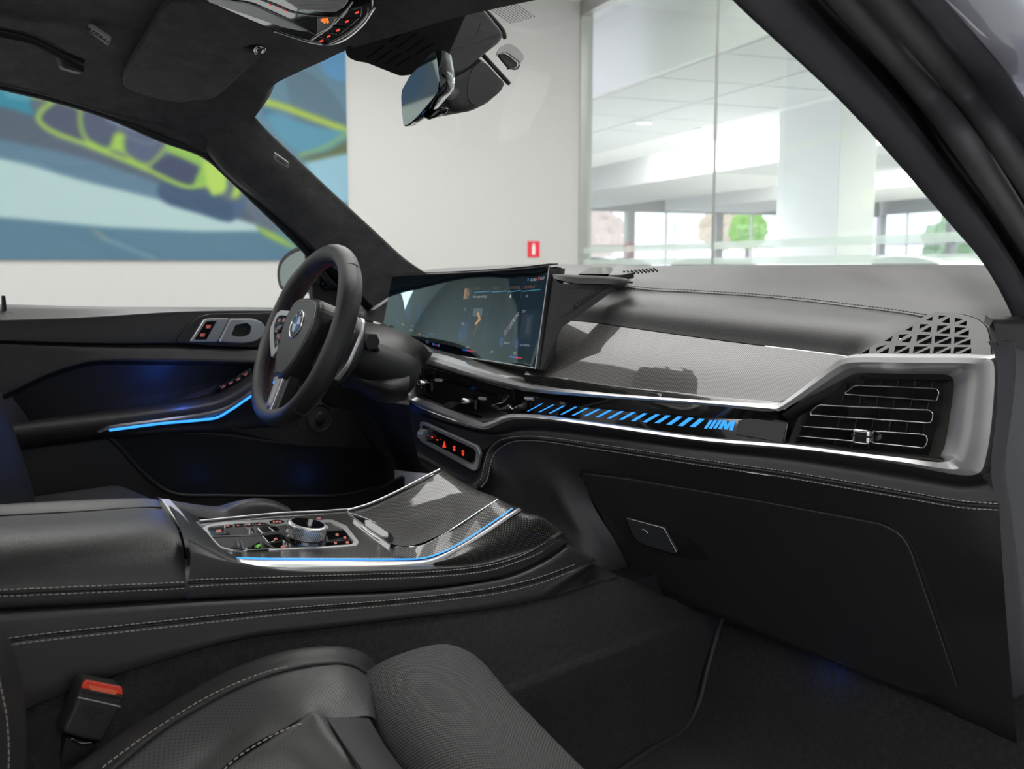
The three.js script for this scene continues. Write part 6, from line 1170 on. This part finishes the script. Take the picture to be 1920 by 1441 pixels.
{ // label plate on the lining
  const g = thing('airbag_label', 'small grey airbag plate on the roof lining beside the grab handle', 'label');
  const P = onP(plane3(onX(165, 48, -.37), onX(208, 74, -.37), onX(197, 86, -.395))), q = [[164, 48], [172, 50], [207, 74], [206, 85], [200, 85], [168, 61]].map(([x, y]) => P(x, y));
  part('plate', plate(q, { t: .006, bevel: .001, r: .003 }), M.greyPlate, g);
  const f = frameOf(q); part('lettering', lay(lettering('AIRBAG', .0085, .0004), f.at(0, 0, .0002), P(205, 80).sub(P(167, 54)), f.n), M.plasticDark, g, 'word AIRBAG');
}
{ // grab handle
  const g = thing('grab_handle', 'black grab handle under the roof lining above the driver window', 'grab handle');
  const q = (l, x = -.565) => l.map(([a, b]) => onX(a, b, x));
  part('grip', panel([q([[-120, 28], [0, 52], [60, 66], [100, 84], [118, 94], [160, 112]], -.43), q([[-120, 33], [0, 57], [60, 71], [98, 90], [116, 99], [158, 120]], -.412), q([[-120, 42], [0, 66], [60, 80], [96, 97], [112, 106], [157, 136]], -.42)], 30, { sub: 4, soft: true, t: .012 }), M.plastic, g);
  part('foot', plate(q([[106, 94], [118, 96], [160, 110], [157, 137], [118, 127], [112, 108]], -.422), { t: .02, bevel: .003, r: .006 }), M.plastic, g);
}
{ // roof console with lamps and switches
  const c = thing('overhead_console', 'glossy black roof console with reading lamps and red lit switches', 'roof console');
  const pl = plane3(V(-.11, 1.638, -.86), V(.12, 1.668, -.60), V(-.12, 1.672, -.55)), P = onP(pl), z = (x, y) => [360 + x * .1875, y * .1875];
  const K = (l, off = 0) => l.map(([x, y]) => P(...z(x, y), off)), to = V(-.1, 1.0, -.4);
  const o = [[60, -30], [300, 85], [600, 215], [900, 335], [1150, 425], [1300, 455], [1420, 440], [1600, 350], [1740, 240], [1825, 110], [1830, 20], [1780, -150], [200, -260]];
  part('surround', plate(K(o), { t: .02, bevel: .004, seg: 3, r: .008, to }), M.piano, c);
  part('reading_lamp', plate(K([[150, -20], [380, 12], [570, 38], [680, 85], [850, 170], [1010, 245], [1110, 292], [1150, 318], [1040, 302], [900, 272], [700, 203], [400, 100], [170, 25]], .0015), { t: .006, bevel: .001, to }), std({ color: rgb(.62, .64, .62), roughness: .35 }), c, 'pale frosted reading lamp lens');
  part('reading_lamp', plate(K([[880, -40], [1560, -40], [1560, 20], [1520, 75], [1440, 122], [1300, 122], [1100, 90], [960, 30]], .0015), { t: .006, bevel: .001, to }), M.lens, c, 'ribbed translucent lamp lens');
  for (let i = 0; i < 7; i++) part('lens_rib', tube(K([[940 + i * 20, 4 + i * 14], [1240, 6 + i * 15], [1545 - i * 14, 14 + i * 13]], .0022), .0006, { n: 10, seg: 5 }), M.lens, c);
  const sp = part('sign_panel', plate(K([[1255, 178], [1450, 166], [1400, 245], [1330, 300], [1250, 325]], .0015), { t: .004, bevel: .0006, to }), M.gunmetal, c, 'dark panel with amber airbag warning');
  for (const q of [[[1283, 200], [1318, 185], [1335, 205], [1298, 222]], [[1310, 216], [1335, 208], [1340, 230], [1318, 236]], [[1330, 190], [1352, 180], [1372, 225], [1352, 236]]]) part('amber_symbol', plate(K(q, .0022), { t: .0006, to }), M.amberGlow, sp, 'amber warning symbol');
  const B = [[1555, 110, 1700, 80, 1690, 170, 1490, 190], [1470, 195, 1680, 180, 1580, 265, 1420, 250], [1410, 262, 1570, 275, 1480, 345, 1330, 320], [1320, 328, 1470, 350, 1390, 395, 1260, 362], [1250, 370, 1380, 400, 1320, 430, 1200, 405]], S = [[1650, 127], [1548, 217], [1458, 304], [1366, 366], [1294, 411]];
  B.forEach((b, i) => { const k = part('button', plate(K([[b[0], b[1]], [b[2], b[3]], [b[4], b[5]], [b[6], b[7]]], .0015), { t: .004, bevel: .0008, r: .002, to }), M.piano, c, 'black roof switch'); const [x, y] = S[i]; part('symbol', plate(K([[x - 20, y + 4], [x + 14, y - 12], [x + 20, y], [x - 12, y + 14]], .0021), { t: .0006, to }), M.redGlow, k); });
  for (const [x, y] of [[788, 50], [870, 80], [940, 110]]) part('symbol', plate(K([[x - 14, y], [x + 6, y - 10], [x + 16, y + 2], [x - 4, y + 10]], .0008), { t: .0006, to }), M.redGlow, c);
  const ed = (l, r = .0009, m = M.darkChrome) => part('bright_line', tube(K(l, .001), r, { n: 40, seg: 5 }), m, c);
  ed([[370, 2], [590, 40], [760, 110], [960, 200], [1100, 275], [1240, 345]]); ed([[690, 0], [850, 60], [1020, 130], [1200, 158], [1440, 168]]); ed([[1240, 345], [1380, 265], [1450, 170]]); ed([[1180, 412], [1400, 255], [1560, 90], [1610, 20]]); ed([[1190, 420], [1340, 440], [1460, 400], [1640, 280], [1750, 150], [1760, 80]]); ed([[830, 318], [1000, 375], [1200, 432], [1350, 450], [1500, 410], [1700, 260], [1828, 80]], .0018, M.chrome);
}
{ // sensor cover at the windscreen top
  const s = thing('sensor_cover', 'black sensor cover with slots at the top of the windscreen behind the mirror', 'cover');
  const z = (x, y) => [480 + x / 3, y / 3];
  const P = onP(plane3(onX(650, 96, -.13), onX(760, 142, -.10), onX(880, 0, .06))), K = (l, off = 0) => l.map(([x, y]) => P(...z(x, y), off)), to = V(.3, 1.0, -.2);
  part('slotted_panel', plate(K([[500, 288], [515, 325], [565, 348], [620, 355], [810, 430], [870, 425], [980, 380], [1090, 300], [1160, 140], [1230, -20], [850, -60], [620, 120]]), { t: .012, bevel: .002, r: .006, to }), M.plastic, s, 'slotted plastic panel');
  part('panel_crease', tube(K([[510, 300], [640, 210], [880, 20]], .0005), .0012, { n: 12 }), M.plasticDark, s);
  for (const [a, b, c, d] of [[620, 322, 722, 258], [745, 233, 862, 152], [668, 343, 762, 283], [788, 265, 905, 188], [722, 358, 817, 302], [842, 287, 950, 217], [778, 372, 868, 322], [890, 306, 1000, 243]]) part('slot', plate(K([[a, b], [c - 4, d - 4], [c + 4, d + 3], [a + 8, b + 7]], .0006), { t: .002, to }), std({ color: rgb(.002, .002, .002), roughness: 1 }), s, 'narrow dark slot');
  const q = (l, x) => l.map(([a, b]) => onX(...z(a, b), x));
  part('upper_shroud', plate(q([[1130, -60], [1200, -10], [1290, 40], [1390, 165], [1402, 205], [1380, 240], [1290, 310], [1210, 380], [1150, 420], [1090, 440], [1050, 330], [1010, 230], [920, 130], [880, 30], [860, -60]], -.03), { t: .10, bevel: .010, seg: 4, r: .01 }), M.plastic, s, 'moulded camera shroud');
  part('shroud_joint', tube(q([[1265, 130], [1240, 200], [1180, 245], [1090, 280]], -.0295), .0008, { n: 12 }), M.plasticDark, s);
  part('lower_pod', plate(q([[1280, 312], [1425, 468], [1400, 505], [1330, 575], [1240, 620], [1150, 632], [1105, 605], [1080, 560], [1085, 420], [1180, 380]], -.035), { t: .09, bevel: .016, seg: 5, r: .012 }), M.plastic, s, 'rounded lower sensor pod');
  part('pod_inset', plate(q([[1275, 330], [1410, 480], [1330, 560], [1230, 595], [1195, 570], [1188, 500], [1205, 400]], -.0338), { t: .004, bevel: .0015, r: .02 }), M.leatherSoft, s);
  part('gasket', tube(q([[1180, -20], [1290, 60], [1392, 180], [1398, 208]], -.06), .004, { n: 20 }), M.rubber, s, 'ribbed rubber gasket'); part('gasket', tube(q([[1280, 312], [1420, 466]], -.06), .004, { n: 12 }), M.rubber, s, 'ribbed rubber gasket');
  const ga = []; for (let i = 0; i < 34; i++) for (let j = 0; j < 10; j++) { const x = 1200 + i * 7 + j * 3, y = -40 + i * 5 - j * 4; const p = onX(...z(x + j * 12, y + 6), -.02); ga.push(new THREE.CircleGeometry(.0009, 6).rotateY(.9).translate(p.x, p.y, p.z)); }
  part('frit_dots', ga, M.rubber, s, 'black dots printed on the glass');
}
{ // rear view mirror
  const m = thing('rear_view_mirror', 'frameless six sided rear view mirror hanging below the sensor cover', 'mirror');
  const z = (x, y) => [640 + x * .1875, 60 + y * .1875];
  const n = V(-.14, -.18, .965).normalize(), c = CAM.clone().addScaledVector(ray(795, 165), 1.44), pl = { n, d: n.dot(c) }, P = onP(pl);
  const o = [[940, 195], [965, 320], [985, 480], [970, 600], [900, 690], [760, 850], [690, 912], [630, 940], [612, 800], [605, 640], [615, 575], [690, 440], [760, 370], [870, 250], [915, 205]].map(([x, y]) => P(...z(x, y)));
  const f = frameOf(o); const ctr = f.c;
  part('mirror_glass', plate(o, { t: .002, r: .003, lift: .0012 }), M.mirror, m, 'mirror glass');
  const back = (d, k) => o.map((p) => ctr.clone().add(p.clone().sub(ctr).multiplyScalar(k)).addScaledVector(n, -d));
  const rows = [back(0, 1), back(.004, 1.015), back(.014, 1.015), back(.03, .86), back(.038, .4)].map((r) => [...r, r[0].clone()]);
  part('mirror_shell', panel(rows, 60, { sub: 2 }), M.piano, m, 'dark glossy mirror shell');
  part('mirror_arm', tube([back(.034, .3)[2], onX(...z(1100, 620), -.03), onX(...z(1180, 560), -.06)], .010, { n: 10, seg: 12 }), M.plasticDark, m);
  part('mirror_button', plate([[820, 835], [860, 790], [985, 755], [1000, 775], [985, 815], [930, 855], [860, 880], [825, 870]].map(([x, y]) => P(...z(x, y), -.012)), { t: .014, bevel: .003, r: .003 }), M.piano, m, 'glossy sensor knob under the mirror');
}
{ // loose cover clip on the windscreen
  const g = thing('windscreen_clip', 'small grey C-shaped clip on the windscreen beside the sensor cover', 'clip');
  const x0 = -.02, q = (l) => l.map(([a, b]) => onX(640 + a * .1875, 60 + b * .1875, x0));
  const o = q([[1555, 240], [1575, 185], [1620, 130], [1690, 120], [1760, 160], [1825, 245], [1785, 330]]), inn = q([[1560, 240], [1585, 205], [1625, 205], [1660, 205], [1710, 240], [1785, 305], [1775, 330]]);
  part('clip_shell', panel([o, inn], 24, { sub: 2, t: .004 }), M.greyPlate, g);
  part('clip_inside', plate(q([[1585, 212], [1640, 205], [1700, 235], [1780, 305], [1770, 345], [1735, 365], [1690, 370], [1690, 345], [1640, 290]]), { t: .006, lift: -.004, bevel: .001 }), M.plastic, g);
  part('clip_hook', tube(q([[1780, 335], [1760, 362], [1720, 370], [1692, 362]]), .0016, { n: 16 }), M.plastic, g);
}
// ---------- rear of the car (behind the camera; shades and mirrors) ----------
{
  const b = thing('car_rear_body', 'rear doors, pillars and bench of the car behind the front seats', 'car body');
  for (const s of [-1, 1]) {
    const z0 = s < 0 ? .02 : .36;
    part('rear_door', new RoundedBoxGeometry(.09, .74, 1.72 - z0, 3, .02).translate(s * .80, .80, (1.72 + z0) / 2), M.leather, b);
    part('centre_pillar', plate([V(s * .74, 1.15, z0 + .02), V(s * .74, 1.15, z0 + .14), V(s * .65, 1.63, z0 + .16), V(s * .65, 1.63, z0 + .04)], { t: .08, to: V(0, 1.2, 0) }), M.suede, b);
    part('rear_pillar', plate([V(s * .74, 1.15, 1.25), V(s * .74, 1.15, 1.75), V(s * .64, 1.6, 1.7), V(s * .64, 1.6, 1.35)], { t: .06, to: V(0, 1.2, 0) }), M.suede, b);
    part('rear_side_glass', plate([V(s * .78, 1.15, z0 + .12), V(s * .78, 1.15, 1.3), V(s * .70, 1.62, 1.36), V(s * .70, 1.62, z0 + .14)], { t: .005, to: V(0, 1.2, 0) }), M.carGlass, b);
  }
  part('rear_bench', [new RoundedBoxGeometry(1.3, .2, .55, 4, .06).translate(0, .75, .85), new RoundedBoxGeometry(1.3, .7, .18, 4, .06).rotateX(-.3).translate(0, 1.05, 1.2)], M.leather, b);
  part('tailgate', new RoundedBoxGeometry(1.5, .8, .1, 3, .03).translate(0, .8, 2.0), M.plastic, b);
  part('rear_floor', box(1.5, .04, 1.9).translate(0, .5, 1.05), M.carpet, b);
}
renderer.render(scene, camera);
